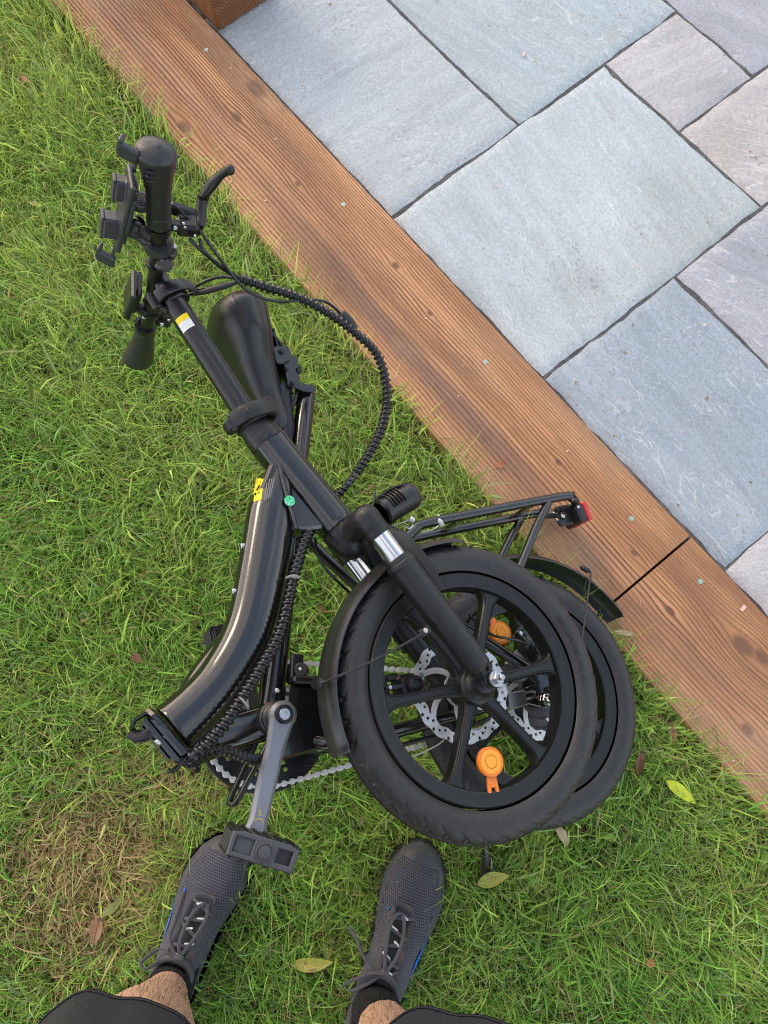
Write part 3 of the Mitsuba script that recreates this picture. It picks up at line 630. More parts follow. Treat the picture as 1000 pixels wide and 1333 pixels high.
wsc = .60 * np.linalg.norm(wq - we) / np.ptp(wm.vertices[:, 0]); wv = (wm.vertices - wm.bounds.mean(0)) * wsc
bp('frame__label_word', tm([on_main((wq + we) / 2 + wx * q[0] - wp * q[1], 0, .0009 + q[2]) for q in wv], wm.faces), 'ink', False)
gc = A3(*(-0.2822, 0.229, 0.026)); bp('frame__green_seal', extrude(sg.Point(0, 0).buffer(.0075, 16), .0006, .0001, A3(gc[0], gc[1], .0262)), 'sticker_green', False)
for px in ((-0.3391, 0.1636, 0.004), (-0.3456, 0.1009, 0.004)):
    p = A3(*px); bp('frame__bottle_bolt', cyl(p + A3(.014, .002, 0), p + A3(-.001, 0, 0), .0042), 'steel')
# hinge plate and latch
hq = A3(*(-0.4037, -0.0728, 0)); ht = unit(A3(*(-0.4101, -0.0791, 0)) - A3(*(-0.3907, -0.06, 0))); hn = np.cross(WA, ht)
hp = sg.Polygon([(-.036, -.026), (-.026, -.032), (.012, -.030), (.018, -.033), (.030, -.029), (.036, -.018), (.034, .0), (.037, .018), (.030, .030), (.006, .028), (-.010, .032), (-.028, .030), (-.037, .020), (-.034, 0)])
bp('frame__hinge_plate', extrude(hp, .011, .003, hq + ht * .004, hn, np.cross(ht, hn)), 'gloss_black', 30)
h2 = sg.Polygon([(-.032, -.026), (.030, -.028), (.034, .022), (-.030, .027)]).difference(sg.Polygon([(-.026, -.018), (.024, -.018), (.024, .018), (-.026, .018)]))
bp('frame__hinge_lip', extrude(h2, .008, .002, hq + ht * .015, hn, np.cross(ht, hn)), 'gloss_black', 30)
for a in ((.034, 1), (-.034, -1)):
    q = hq + hn * a[0] + ht * .012
    bp('frame__hinge_ear', tube([q + A3(0, 0, .022), q + ht * .016 + hn * .002 * a[1] + A3(0, 0, .022), q + ht * .024 + hn * -.003 * a[1] + A3(0, 0, .022)], .0026, 10, .004, r2=.010, ref=WA, power=3), 'gloss_black', 30)
lv = [A3(*(-0.4214, -0.0673, 0.02)), A3(*(-0.4275, -0.0754, 0.022)), A3(*(-0.4344, -0.0815, 0.022)), A3(*(-0.4424, -0.0833, 0.02)), A3(*(-0.4527, -0.0791, 0.016))]
bp('frame__hinge_latch', tube(lv, .0066, 14, .003, r2=[.0035, .0030, .0026, .0026, .0030], ref=WA, power=3), 'satin_black', 30)
bp('frame__hinge_pin', cat(cyl(hq + ht * .013 + A3(0, 0, .018), hq + ht * .026 + A3(0, 0, .020), .0050), cyl(hq + ht * .012 + hn * -.012 + A3(0, 0, .018), hq + ht * .024 + hn * -.012 + A3(0, 0, .020), .0038)), 'steel')

# ---- rear half: seat tube, lower frame, stays
BB = A3(*(-0.2564, -0.0444, -0.133))
bp('frame__seat_tube', tube([BB + A3(.001, .018, 0), (-0.2401, 0.2465, -0.133)], .0185, 32, .03), 'gloss_black', 40)
bp('seat_post__tube', tube([(-0.2395, 0.2338, -0.133), (-0.2225, 0.4977, -0.133)], .0155, 36, .03), 'gloss_black', 40)
bp('frame__seat_tube_collar', tube([(-0.2404, 0.2285, -0.133), (-0.2378, 0.252, -0.133)], .0215, 32, .01), 'satin_black')
bp('frame__bottom_bracket', cat(cyl(BB + A3(0, 0, -.045), BB + A3(0, 0, .045), .0235, 36, .002), cyl(BB + A3(0, 0, .045), BB + A3(0, 0, .056), .0215, 36, .003), cyl(BB + A3(0, 0, .056), BB + A3(0, 0, .066), .0190, 36, .003)), 'plastic_black', 30)
bp('frame__lower_tube', tube([BB, (-0.2992, -0.0584, -0.133), (-0.3413, -0.0702, -0.129), (-0.3736, -0.0834, -0.123)], [.026, .027, .030, .032], 40, .008, ref=WA, r2=[.022, .024, .026, .027], power=2.5), 'gloss_black', True)
bp('frame__rear_main_tube', tube([(-0.372, -0.0795, -0.123), (-0.3555, -0.0152, -0.123), (-0.3198, 0.0456, -0.123), (-0.2711, 0.108, -0.133), (-0.2443, 0.1584, -0.133)], [.031, .031, .030, .026, .020], 40, .008, ref=WA, r2=[.027, .027, .025, .020, .017], power=2.5), 'gloss_black', True)
bp('frame__rear_hinge_plate', extrude(hp, .010, .003, A3(*(-0.3753, -0.0874, -0.123)) - ht * .002, hn, np.cross(ht, hn)), 'gloss_black', 30)
AX = A3(*RC)
for s in (1, -1):
    w = .058 * s
    bp('frame__chain_stay', tube([BB + A3(.050, -.028, .030 * s), BB + A3(.12, -.026, w * .9), AX + A3(-.030, -.008, w)], [.0105, .010, .008], 16, .01), 'gloss_black', True)
    bp('frame__seat_stay', tube([A3(*(-0.2362, 0.2704, -0.133)) + A3(0, 0, .022 * s), A3(*(-0.1195, 0.1908, -0.133)) + A3(0, 0, .050 * s), A3(*(0.0011, 0.1174, -0.133)) + A3(0, 0, w), AX + A3(-.028, .026, w)], .0092, 16, .01), 'gloss_black', True)
    dpl = sg.Polygon([(-.050, -.020), (-.012, -.026), (.014, -.018), (.018, 0), (.012, .016), (-.012, .030), (-.040, .044), (-.046, .030), (-.022, .006), (-.050, -.004)]).buffer(.003).difference(sg.Point(-.030, -.010).buffer(.005))
    bp('frame__dropout', extrude(dpl, .006, .001, AX + A3(0, 0, w - .003)), 'gloss_black', 30)
tb = sg.Polygon([(0.0982, 0.0035, -0.073)[:2], (0.1289, 0.0097, -0.073)[:2], (0.1327, -0.0123, -0.073)[:2], (0.099, -0.023, -0.073)[:2]])
bp('frame__torque_plate', extrude(tb, .004, .0008, (0, 0, RW + .064)), 'steel', False)
bp('frame__brake_adapter', extrude(sg.Polygon([(0.0932, 0.0459, -0.083)[:2], (0.1217, 0.055, -0.083)[:2], (0.1514, 0.035, -0.083)[:2], (0.1305, 0.0218, -0.083)[:2], (0.1014, 0.0249, -0.083)[:2]]), .006, .001, (0, 0, RW + .050)), 'steel', 30)
# controller housing between bottom bracket and rear wheel
ch = sg.Polygon([(-0.2436, -0.0013, -0.088)[:2], (-0.1875, 0.0049, -0.088)[:2], (-0.176, -0.0807, -0.088)[:2], (-0.2472, -0.1002, -0.088)[:2]])
bp('frame__controller_box', extrude(ch, .085, .004, (0, 0, RW - .042)), 'gloss_black', 30)
bp('frame__controller_bracket', cat(rbox((-0.2098, 0.0083, -0.098), (.052, .011, .03), (1, .0, 0), (0, 1, 0), .003), rbox((-0.2247, 0.0305, -0.113), (.018, .036, .012), (1, 0, 0), (.1, 1, 0), .002), cyl((-0.2204, 0.0248, -0.103), (-0.2232, 0.0231, -0.093), .010)), 'plastic_black', 30)
bp('frame__bracket_bolt', cat(cyl((-0.2562, -0.0077, -0.093), (-0.2587, -0.0091, -0.083), .0035), cyl((-0.2249, 0.0237, -0.091), (-0.226, 0.023, -0.087), .0028)), 'steel')

# ---- cranks, chainring, chain, pedals
CR0 = BB + A3(0, 0, .074); CR1 = A3(*(-0.2841, -0.1861, -0.053))
cdv = unit((CR1 - CR0) * (1, 1, 0)); cl = np.linalg.norm((CR1 - CR0)[:2]); cp = np.cross(WA, cdv)
def arm(name, c0, dirv, L, z, dz, mat):
    e = np.cross(WA, dirv); t = np.linspace(0, 1, 30); hw = .0185 - .008 * np.clip(t * 3.2, 0, 1)**.8 + .0022 * np.sin(np.pi * np.clip(t * 1.1 - .1, 0, 1)) + .0035 * np.clip((t - .9) * 10, 0, 1)
    pts = np.vstack([np.c_[t * L, hw], np.c_[t[::-1] * L, -hw[::-1]]]); p = shapely.union_all([sg.Polygon(pts), sg.Point(0, 0).buffer(.0185, 20), sg.Point(L, 0).buffer(.0135, 16)])
    bp(name, cat(extrude(p, .015, .0045, A3(*c0) + A3(0, 0, z), dirv, e)), mat, 35)
arm('crank__arm', CR0, cdv, cl, -.004, 0, 'crank_alloy')
bp('crank__bolt_cap', cat(lathe([(.0125, .0), (.0125, .0035), (.0118, .0042), (.0100, .003), (0, .003)], CR0 + A3(0, 0, .0100), WA, 30)), 'satin_black', 30)
bp('crank__bolt', lathe([(.0075, 0), (.0075, .0035), (.0068, .0042), (.0030, .0042), (.0026, .0015), (0, .0015)], CR0 + A3(0, 0, .0120), WA, 24), 'steel', 30)
e2 = np.cross(WA, cdv)
def letter(name, text, c, h, ex, ey, mat):
    m = meshkit.text_mesh(text, h, .0004); c2 = m.bounds.mean(0); V = m.vertices - A3(c2[0], c2[1], 0)
    bp(name, tm(A3(*c) + V[:, :1] * ex + V[:, 1:2] * ey + V[:, 2:] * np.cross(ex, ey), m.faces), mat, False)
letter('crank__letter_mark', 'L', CR0 + cdv * (cl - .022) + A3(0, 0, .0112), .0078, e2 * 1.0, -cdv, 'sticker_yellow')
bp('crank__yellow_arc', extrude(sg.LineString([pol(a, .0062) for a in np.linspace(35, 145, 12)]).buffer(.0006), .0005, .0001, CR0 + cdv * (cl - .008) + A3(0, 0, .0112), e2, -cdv), 'sticker_yellow', False)
bp('crank__arm', extrude(shapely.union_all([sg.LineString([(0, 0), (.150, 0)]).buffer(.011), sg.Point(0, 0).buffer(.0175)]), .014, .004, BB + A3(0, 0, -.086), unit(A3(-.25, .97, 0)), np.cross(WA, unit(A3(-.25, .97, 0)))), 'crank_alloy', 35)
def pedal(c, ex, ez):
    ex, ez = unit(ex), unit(ez); ey = np.cross(ez, ex); name = 'pedal'
    k = [x for x in range(9) if f'{BIKE}__pedal' + (f'_{x:03d}' if x else '') + '__end_face' not in scene][0]; name = 'pedal' + (f'_{k:03d}' if k else '')
    Lx, Ly, Lz = .082, .026, .066
    Q = lambda a, b, d: c + ex * a + ey * b + ez * d
    # outer end face with two reflector recesses and the axle cap
    fp = sg.Polygon([(-.040, -.0135), (.040, -.0135), (.041, .0115), (.028, .0145), (-.028, .0145), (-.041, .0115)])
    fp = fp.difference(sg.box(-.0350, -.0085, -.0130, .0085)).difference(sg.box(.0160, -.0075, .0345, .0080))
    bp(name + '__end_face', extrude(fp, .008, .0012, Q(0, 0, Lz / 2 - .008), ex, ey), 'pedal_grey', 30)
    bp(name + '__reflector_pocket', rbox(Q(-.0240, 0, Lz / 2 - .0065), (.0222, .0172, .004), ex, ey, .0005), 'pedal_grey')
    bp(name + '__reflector_pocket', rbox(Q(.0252, 0, Lz / 2 - .0080), (.0188, .0158, .004), ex, ey, .0005), 'plastic_black')
    bp(name + '__axle_cap', lathe([(.0105, 0), (.0105, .0035), (.0096, .0040), (.0090, .0022), (.0082, .0022), (.0070, .0036), (0, .0044)], Q(.0010, 0, Lz / 2 - .001), ez, 36), 'pedal_grey', 30)
    for s in (1, -1):
        bp(name + '__cage_side', cat(rbox(Q(0, s * .0125, 0), (.082, .0035, Lz - .004), ex, ey, .001), *[rbox(Q(-.036 + .0144 * j, s * .0150, 0), (.0045, .0025, Lz - .008), ex, ey, .0008) for j in range(6)]), 'plastic_black', 30)
        bp(name + '__tread', cat(*[rbox(Q(s * .0385, 0, -.026 + .0085 * j), (.007, .022, .003), ex, ey, .0008) for j in range(7)], rbox(Q(s * .036, 0, 0), (.004, .018, Lz - .006), ex, ey, .001)), 'plastic_black', 30)
    bp(name + '__barrel', cat(cyl(Q(0, 0, -Lz / 2 - .002), Q(0, 0, Lz / 2 - .006), .0105), rbox(Q(0, 0, -Lz / 2 + .004), (.070, .022, .006), ex, ey, .001)), 'plastic_black', 30)
    bp(name + '__axle', cat(cyl(Q(0, 0, -Lz / 2 - .018), Q(0, 0, -Lz / 2), .0065), lathe([(.0085, 0), (.0085, .004), (.006, .005)], Q(0, 0, -Lz / 2 - .012), ez, 6)), 'steel', 30)
scene['pedal_grey'] = plain((.075, .078, .088), .42, .5)
PC = A3(*(-0.2902, -0.2021, -0.005)); pex = A3(*(-0.2619, -0.2136, 0.02)) - A3(*(-0.3291, -0.1946, 0.02)); pex[2] = 0
pedal(PC, pex, unit(A3(-.06, -.10, 1)))
pedal(BB + A3(-.0375, .1455, -.125), A3(1, .3, 0), -A3(0, 0, 1))
CW = RW - .048; RING = BB * (1, 1, 0) + A3(.006, .002, CW)
RGR = .0905
ang = np.linspace(0, 2 * np.pi, 44 * 6, endpoint=False)
teeth = RGR - .001 + .0042 * np.clip(np.cos(44 * ang) * 1.4, -1, 1)
ringp = sg.Polygon(np.c_[np.cos(ang), np.sin(ang)] * teeth[:, None]).difference(sg.Point(0, 0).buffer(.066, 32))
for k in range(10): ringp = ringp.difference(sg.Point(*pol(36 * k + 9, .0735)).buffer(.0035, 6))
armsp = shapely.union_all([sg.LineString([(0, 0), pol(72 * k + 20, .072)]).buffer(.008) for k in range(5)] + [sg.Point(0, 0).buffer(.024)])
bp('crank__chainring', extrude(ringp.union(armsp), .0035, .0006, RING), 'satin_black', 30)
gd = sg.Point(0, 0).buffer(.0995, 48).difference(sg.Point(0, 0).buffer(.0835, 48))
for k in range(15): gd = gd.difference(sg.Point(*pol(24 * k, .0880)).buffer(.0026, 6))
bp('crank__chain_guard', extrude(gd.union(shapely.union_all([sg.LineString([pol(72 * k + 20, .066), pol(72 * k + 20, .086)]).buffer(.006) for k in range(5)])), .003, .0008, RING + A3(0, 0, -.012)), 'plastic_black', 30)
COG = AX * (1, 1, 0) + A3(0, 0, CW); CGR = .034
bp('rear_wheel__freewheel', cat(*[lathe([(.02, 0), (CGR + .004 - .004 * j, 0), (CGR + .004 - .004 * j, .002), (.02, .002)], COG + A3(0, 0, -.001 + .005 * j), WA, 40) for j in range(3)]), 'steel', False)
dv = COG[:2] - RING[:2]; D = np.linalg.norm(dv); th0 = math.degrees(math.atan2(dv[1], dv[0])); off = math.degrees(math.acos((RGR - CGR) / D))
path = [RING[:2] + pol(th0 + off + x, RGR) for x in np.linspace(0, 360 - 2 * off, 60)] + [COG[:2] + pol(th0 - off + x, CGR) for x in np.linspace(0, 2 * off, 30)]
path = np.array(path + [path[0]]); sl = np.r_[0, np.cumsum(np.linalg.norm(np.diff(path, axis=0), axis=1))]; NL = int(round(sl[-1] / .0127 / 2)) * 2
at = lambda s: np.stack([np.interp(s % sl[-1], sl, path[:, k]) for k in (0, 1)], -1)
eight = shapely.union_all([sg.Point(-.00635, 0).buffer(.0043, 6), sg.Point(.00635, 0).buffer(.0043, 6), sg.box(-.00635, -.0019, .00635, .0019)])
def link_mesh(wide):
    z = .0036 if wide else .0022
    return cat(extrude(eight, .0011, .0002, (0, 0, z)), extrude(eight, .0011, .0002, (0, 0, -z - .0011)), *[cyl((x, 0, -.0055 if wide else -.003), (x, 0, .0055 if wide else .003), .0017 if wide else .0030, 8, .0002) for x in (-.00635, .00635)])
LK = [mikit.ply(link_mesh(w), 'chain_steel', False) for w in (True, False)]
for i in range(NL):
    a, b = at(sl[-1] * i / NL), at(sl[-1] * (i + 1) / NL); c = A3(*(a + b) / 2, CW + .0015); x = A3(*unit(b - a), 0)
    Mx = np.eye(4); Mx[:3, :3] = BM @ np.stack([x, np.cross(WA, x), A3(0, 0, 1)], 1); Mx[:3, 3] = bw(c)
    scene[f'{BIKE}__chain__link' + (f'_{i:03d}' if i else '')] = {**LK[i % 2], 'to_world': T(Mx)}
# stand loop under the bottom bracket
us = [(-0.2567, -0.0669, -0.113), (-0.2643, -0.0843, -0.113), (-0.2967, -0.1484, -0.113), (-0.3027, -0.1541, -0.117), (-0.3046, -0.1484, -0.125), (-0.2883, -0.1092, -0.127), (-0.2736, -0.0735, -0.127)]
bp('frame__support_loop', tube(us, .0042, 14, .004), 'satin_black', True)

# ---- saddle and its folding bracket
S0, S1 = A3(*(-0.3664, 0.6283, -0.133)), A3(*(-0.2622, 0.4077, -0.133)); sdv = S1 - S0; sL = np.linalg.norm(sdv); sdv = sdv / sL; sup = np.cross(sdv, WA); sup = sup if sup[0] < 0 else -sup
def saddle():
    t = np.r_[0, .012, .035, .07, np.linspace(.12, .93, 30), .965, .99, 1.0]; V = []; m = 48
    for x in t:
        hw = np.interp(x, [0, .15, .34, .5, .7, 1], [.080, .092, .082, .050, .028, .018])
        rd = min(1, math.sqrt(max(0, 1 - (1 - min(x / .10, 1))**2))) if x < .10 else min(1, math.sqrt(max(0, 1 - (1 - min((1 - x) / .05, 1))**2)))
        rd = max(rd, .02); hw *= rd
        up = np.interp(x, [0, .2, .5, .8, 1], [.042, .044, .030, .018, .006]) * (.6 + .4 * rd); dn = np.interp(x, [0, .15, .5, .8, 1], [.050, .054, .036, .030, .026]) * (.45 + .55 * rd)
        for k in range(m):
            a = 2 * np.pi * k / m; c, s = math.cos(a), math.sin(a)
            y = up * abs(s)**.8 if s > 0 else -dn * abs(s)**1.1
            V.append(S0 + sdv * (x * sL) + A3(0, 0, 1) * (hw * np.sign(c) * abs(c)**(.72 if s > 0 else .85)) + sup * y)
    idx = np.arange(len(t) * m).reshape(-1, m); j0, j1 = idx[:-1], np.roll(idx[:-1], -1, 1); k0, k1 = idx[1:], np.roll(idx[1:], -1, 1)
    F = np.vstack([np.stack([j0, j1, k1], -1).reshape(-1, 3), np.stack([j0, k1, k0], -1).reshape(-1, 3)])
    M_ = tm(V, F)
    if M_.volume < 0: M_ = tm(V, F[:, ::-1])
    return M_
bp('saddle__cover', saddle(), 'leather', True)
def seam(x0, x1, frac, name):
    P = []
    for x in np.linspace(x0, x1, 40):
        hw = np.interp(x, [0, .15, .34, .5, .7, 1], [.080, .092, .082, .050, .028, .018]); up = np.interp(x, [0, .2, .5, .8, 1], [.042, .044, .030, .018, .006]); dn = np.interp(x, [0, .15, .5, .8, 1], [.050, .054, .036, .030, .026])
        a = frac; c, s = math.cos(a), math.sin(a); y = up * abs(s)**.8 if s > 0 else -dn * abs(s)**1.1
        P.append(S0 + sdv * (x * sL) + A3(0, 0, hw * abs(c)**(.72 if s > 0 else .85) + .0004) + sup * (y + .0003))
    P = np.array(P)
    bp(name, tube(P, .0009, 8, .004), 'leather', True)
    L = np.r_[0, np.cumsum(np.linalg.norm(np.diff(P, axis=0), axis=1))]; st = np.arange(.002, L[-1], .005)
    ms = []
    for s_ in st:
        q = np.array([np.interp(s_, L, P[:, k]) for k in range(3)]); q2 = np.array([np.interp(s_ + .003, L, P[:, k]) for k in range(3)])
        for o in (.0026, -.0026): ms.append(tube([q + sup * o + A3(0, 0, .0004), q2 + sup * o + A3(0, 0, .0004)], .0005, 5, 0, bevel=0))
    bp(name + '_stitching', cat(*ms), 'plastic_black', False)
seam(.08, .72, .35, 'saddle__seam'); seam(.06, .9, -.75, 'saddle__lower_seam')
bp('saddle__rail', tube([S0 + sdv * .06 - sup * .045 + A3(0, 0, .022), S0 + sdv * .11 - sup * .060 + A3(0, 0, .020), S0 + sdv * .17 - sup * .056 + A3(0, 0, .014), S0 + sdv * .21 - sup * .030 + A3(0, 0, .008)], .0035, 10, .006), 'satin_black', True)
bp('saddle__rail', tube([S0 + sdv * .06 - sup * .045 - A3(0, 0, .022), S0 + sdv * .11 - sup * .060 - A3(0, 0, .020), S0 + sdv * .17 - sup * .056 - A3(0, 0, .014)], .0035, 10, .006), 'satin_black', True)
skirt = sg.Polygon([(-0.2773, 0.4944, -0.133)[:2], (-0.2566, 0.5051, -0.133)[:2], (-0.2446, 0.4225, -0.133)[:2], (-0.2483, 0.3905, -0.133)[:2], (-0.2617, 0.3979, -0.133)[:2]])
bp('saddle__nose_skirt', extrude(skirt.buffer(.002), .036, .006, (0, 0, RW - .018)), 'leather', 30)
for o in (.020, -.026):
    W0 = RW + o
    up_ = sg.Polygon([(-0.287, 0.5555, -0.113)[:2], (-0.2674, 0.562, -0.113)[:2], (-0.2629, 0.5524, -0.113)[:2], (-0.2637, 0.54, -0.113)[:2], (-0.2738, 0.5315, -0.113)[:2], (-0.2817, 0.5311, -0.113)[:2]]).buffer(.0035)
    lo = shapely.union_all([sg.Polygon([(-0.2686, 0.5328, -0.113)[:2], (-0.2588, 0.5488, -0.113)[:2], (-0.2479, 0.5469, -0.113)[:2], (-0.2447, 0.5054, -0.113)[:2], (-0.26, 0.4931, -0.113)[:2]]).buffer(.002), sg.LineString([(-0.2523, 0.4977, -0.113)[:2], (-0.2335, 0.4931, -0.113)[:2], (-0.2202, 0.4946, -0.113)[:2]]).buffer(.0075), sg.Point(*(-0.2536, 0.4975, -0.113)[:2]).buffer(.009)])
    lo = lo.difference(sg.Point(*(-0.2456, 0.5247, -0.113)[:2]).buffer(.0035))
    bp('seat_post__saddle_clamp', extrude(up_, .005, .001, (0, 0, W0 + .003)), 'gloss_black', 30)
    bp('seat_post__tilt_bracket', extrude(lo, .004, .0008, (0, 0, W0)), 'gloss_black', 30)
for q, r in (((-0.2764, 0.5499, -0.107), .0060), ((-0.2661, 0.5196, -0.11), .0038), ((-0.2544, 0.4956, -0.11), .0050)):
    bp('seat_post__bracket_bolt', cat(cyl(A3(*q) - A3(0, 0, .05), A3(*q) + A3(0, 0, .004), r), cyl(A3(*q), A3(*q) + A3(0, 0, .007), r * .62)), 'satin_black', 30)
bp('seat_post__tilt_lever', cat(cyl((-0.2416, 0.5271, -0.118), (-0.2444, 0.52, -0.107), .0042), rbox((-0.2418, 0.5358, -0.133), (.012, .010, .03), bevel=.002)), 'satin_black', 30)
bp('saddle__under_frame', tube([(-0.2912, 0.5982, -0.133), (-0.2809, 0.5602, -0.133), (-0.2658, 0.5271, -0.133), (-0.2577, 0.5003, -0.133)], .004, 10, .006, r2=.024, ref=WA, power=4), 'satin_black', 30)

# ---- mudguards
def mudguard(name, c, a0, a1, r0, half, ends=1.0, mat='mudguard_plastic', r1=None):
    n = max(16, int(abs(a1 - a0) / 1.2)); al = np.linspace(a0, a1, n); m = 15; z = np.linspace(-1, 1, m); th = .0022
    V = []
    for lay in (0, 1):
        for i, a in enumerate(al):
            R0 = r0 if r1 is None else np.interp(i / (n - 1), np.linspace(0, 1, len(r1)), r1)
            hw = half * (1 - .12 * (i < 2) - .12 * (i > n - 3))
            for x in z:
                dp = .011 * abs(x)**2.6
                V.append(A3(*pol(a, R0 - dp - lay * th), x * hw) + np.asarray(c))
    k = n * m; idx = np.arange(k).reshape(n, m)
    q = lambda I: [np.stack([I[:-1, :-1], I[1:, :-1], I[1:, 1:]], -1).reshape(-1, 3), np.stack([I[:-1, :-1], I[1:, 1:], I[:-1, 1:]], -1).reshape(-1, 3)]
    F = q(idx) + [f[:, ::-1] for f in q(idx + k)]
    ring = np.r_[idx[:, 0], idx[-1, 1:], idx[-2::-1, -1], idx[0, -2:0:-1]]; nx = np.roll(ring, -1)
    F += [np.stack([ring, ring + k, nx + k], 1), np.stack([ring, nx + k, nx], 1)]
    M_ = tm(V, np.vstack(F))
    if M_.volume < 0: M_ = tm(V, M_.faces[:, ::-1])
    bp(name, M_, mat, 40)
mudguard('front_mudguard__blade', (0, 0, 0), -153.5, -265, .2165, .0325, r1=[.2245, .224, .220, .216, .215, .216])
mudguard('rear_mudguard__blade', (AX[0], AX[1], RW), 118, 36, .232, .027, r1=[.232, .240, .246, .250, .252])
def wire(name, pts, r, mat='satin_black', n=8, step=.006): bp(name, tube(pts, r, n, step, bevel=.0004), mat, True)
wire('front_mudguard__stay', [(-0.2328, -0.0128, 0.03), (-0.2266, -0.0114, 0.036), (-0.1681, 0.0161, 0.05), (-0.1101, 0.0497, 0.064), (-0.1011, 0.0565, 0.064)], .0017)
bp('front_mudguard__stay_clip', lathe([(0, -.004), (.008, -.004), (.0095, .0), (.008, .005), (0, .006)], (-0.233, -0.012, 0.024), unit(A3(-1, .1, .5)), 20), 'plastic_black', 30)
bp('front_mudguard__stay_bracket', rbox((-0.1002, 0.057, 0.062), (.018, .011, .005), unit(A3(.8, .5, 0)), A3(-.5, .8, 0), .001), 'plastic_black', 30)
bp('front_mudguard__stay_bolt', cyl((-0.0981, 0.0586, 0.06), (-0.1033, 0.0559, 0.071), .0032), 'steel')
wire('rear_mudguard__stay', [(0.3149, 0.245, -0.125), (0.3092, 0.2302, -0.106), (0.301, 0.2134, -0.1), (0.2608, 0.1031, -0.085)], .0018)
bp('rear_mudguard__stay_clip', rbox((0.3037, 0.2388, -0.113), (.020, .009, .010), unit(A3(1, -.4, 0)), A3(.4, 1, 0), .003), 'plastic_black', 30)

# ---- luggage rack, lamps
RZ = .046
near = [(-0.0582, 0.2426, -0.087), (-0.0445, 0.2576, -0.087), (-0.0222, 0.2727, -0.087), (0.1007, 0.3139, -0.087), (0.2546, 0.3637, -0.087)]
near = [A3(*p) for p in near]; tipc = A3(*(0.3195, 0.3949, -0.133))
far = [p - A3(0, 0, 2 * RZ) for p in near]
endl = [near[-1] + A3(.016, .000, -.002), near[-1] + A3(.030, -.001, -.010), A3(near[-1][0] + .040, near[-1][1] - .003, RW + .022), A3(near[-1][0] + .043, near[-1][1] - .003, RW), A3(near[-1][0] + .040, near[-1][1] - .003, RW - .022), far[-1] + A3(.030, -.001, .010), far[-1] + A3(.016, .0, .002)]
bp('luggage_rack__rail', tube(near + endl + far[::-1], .0082, 20, .004), 'gloss_black', True)
for t in (.30, .62):
    a = near[3] * (1 - t) + near[4] * t if t > .5 else near[2] * .4 + near[3] * .6
    bp('luggage_rack__cross_bar', rbox(a - A3(0, 0, RZ), (.016, .005, .084), unit(near[4] - near[3]), A3(.2, 1, 0), .001), 'gloss_black')
for s, pts in ((1, [(0.2185, 0.3462, -0.087), (0.1907, 0.3005, -0.085), (0.1424, 0.2098, -0.081), (0.102, 0.1482, -0.077)]), (-1, None)):
    pts = [A3(*p) for p in (pts or [(0.2185, 0.3462, -0.087), (0.1907, 0.3005, -0.085), (0.1424, 0.2098, -0.081)])]
    if s < 0: pts = [p * (1, 1, 0) + A3(0, 0, 2 * RW - p[2]) for p in pts]
    bp('luggage_rack__strut', tube(pts, .0074, 14, .01), 'gloss_black', True)
bp('luggage_rack__cable_tie', cat(tube([A3(*(0.0004, 0.2813, -0.087)) + A3(0, .008, .002), A3(*(-0.0023, 0.2768, -0.079)), A3(*(0.0031, 0.279, -0.087)) - A3(-.002, .009, -.003)], .0012, 8, .002, r2=.004, ref=A3(1, -.2, 0)), tube([(-0.0058, 0.2679, -0.078), (-0.02, 0.2569, -0.075), (-0.0355, 0.2522, -0.083)], .0008, 8, .004, r2=.0028, ref=WA)), 'clear_tie', True)
TLc = A3(*(0.2857, 0.3411, -0.128))
tx = unit(near[4] - near[3]); ty = np.cross(WA, tx)
bp('tail_light__housing', cat(rbox(TLc + tx * .018 , (.018, .036, .052), tx, ty, .004), rbox(TLc - tx * .006, (.034, .028, .010), tx, ty, .003), cyl(TLc - tx * .012 + ty * .004 + A3(0, 0, .002), TLc - tx * .012 + ty * .004 + A3(0, 0, .010), .007), rbox(TLc - tx * .004 + ty * .018, (.030, .012, .016), tx, ty, .003)), 'plastic_black', 30)
bp('tail_light__lens', rbox(TLc + tx * .0305, (.009, .036, .054), tx, ty, .0025), 'red_lens', 30)
bp('tail_light__bolt', cat(cyl((0.2678, 0.3369, -0.115), (0.2619, 0.3331, -0.107), .0036), cyl(TLc + tx * .010 + ty * .010 + A3(0, 0, .02), TLc + tx * .010 + ty * .010 + A3(0, 0, .030), .0034), cyl(TLc - tx * .026, TLc - tx * .016, .003)), 'steel')
# headlight on its steel bracket
HA, HB = A3(*(-0.1427, 0.2354, 0.012)), A3(*(-0.0911, 0.2749, 0.012)); hx = unit(HB - HA); hL = np.linalg.norm(HB - HA)
bp('headlight__housing', lathe([(0, .004), (.0155, .004), (.0175, 0), (.0210, .003), (.0216, .012), (.0200, .016), (.0212, hL - .010), (.0206, hL - .004), (.0180, hL), (0, hL)], HA, hx, 48), 'plastic_black', 30)
bp('headlight__back_cap', lathe([(.0145, .0), (.0140, -.004), (.008, -.006), (0, -.006)], HA, hx, 32), 'matte_black', 30)
hy = np.cross(WA, hx)
for k in range(5):
    c = HA + hx * (.014 + .0055 * k)
    pts = [c + .0218 * (A3(0, 0, 1) * math.cos(a) + hy * math.sin(a)) for a in np.linspace(-.2, 1.9, 10)]
    bp('headlight__cooling_fin', tube(pts, .0026, 8, .003, r2=.0017, ref=hx), 'plastic_black', 35)
bp('headlight__hood', tube([HA + hx * .008 + hy * .020, HA + hx * .030 + hy * .023, HA + hx * (hL - .002) + hy * .016], .003, 10, .006, r2=.013, ref=WA, power=3), 'plastic_black', 35)
bp('headlight__bracket', tube([(-0.1364, 0.2087, 0.02), (-0.1133, 0.2218, 0.022), (-0.0965, 0.2308, 0.02)], .0012, 10, .004, r2=.0055, ref=A3(0, 0, 1)), 'steel', 30)
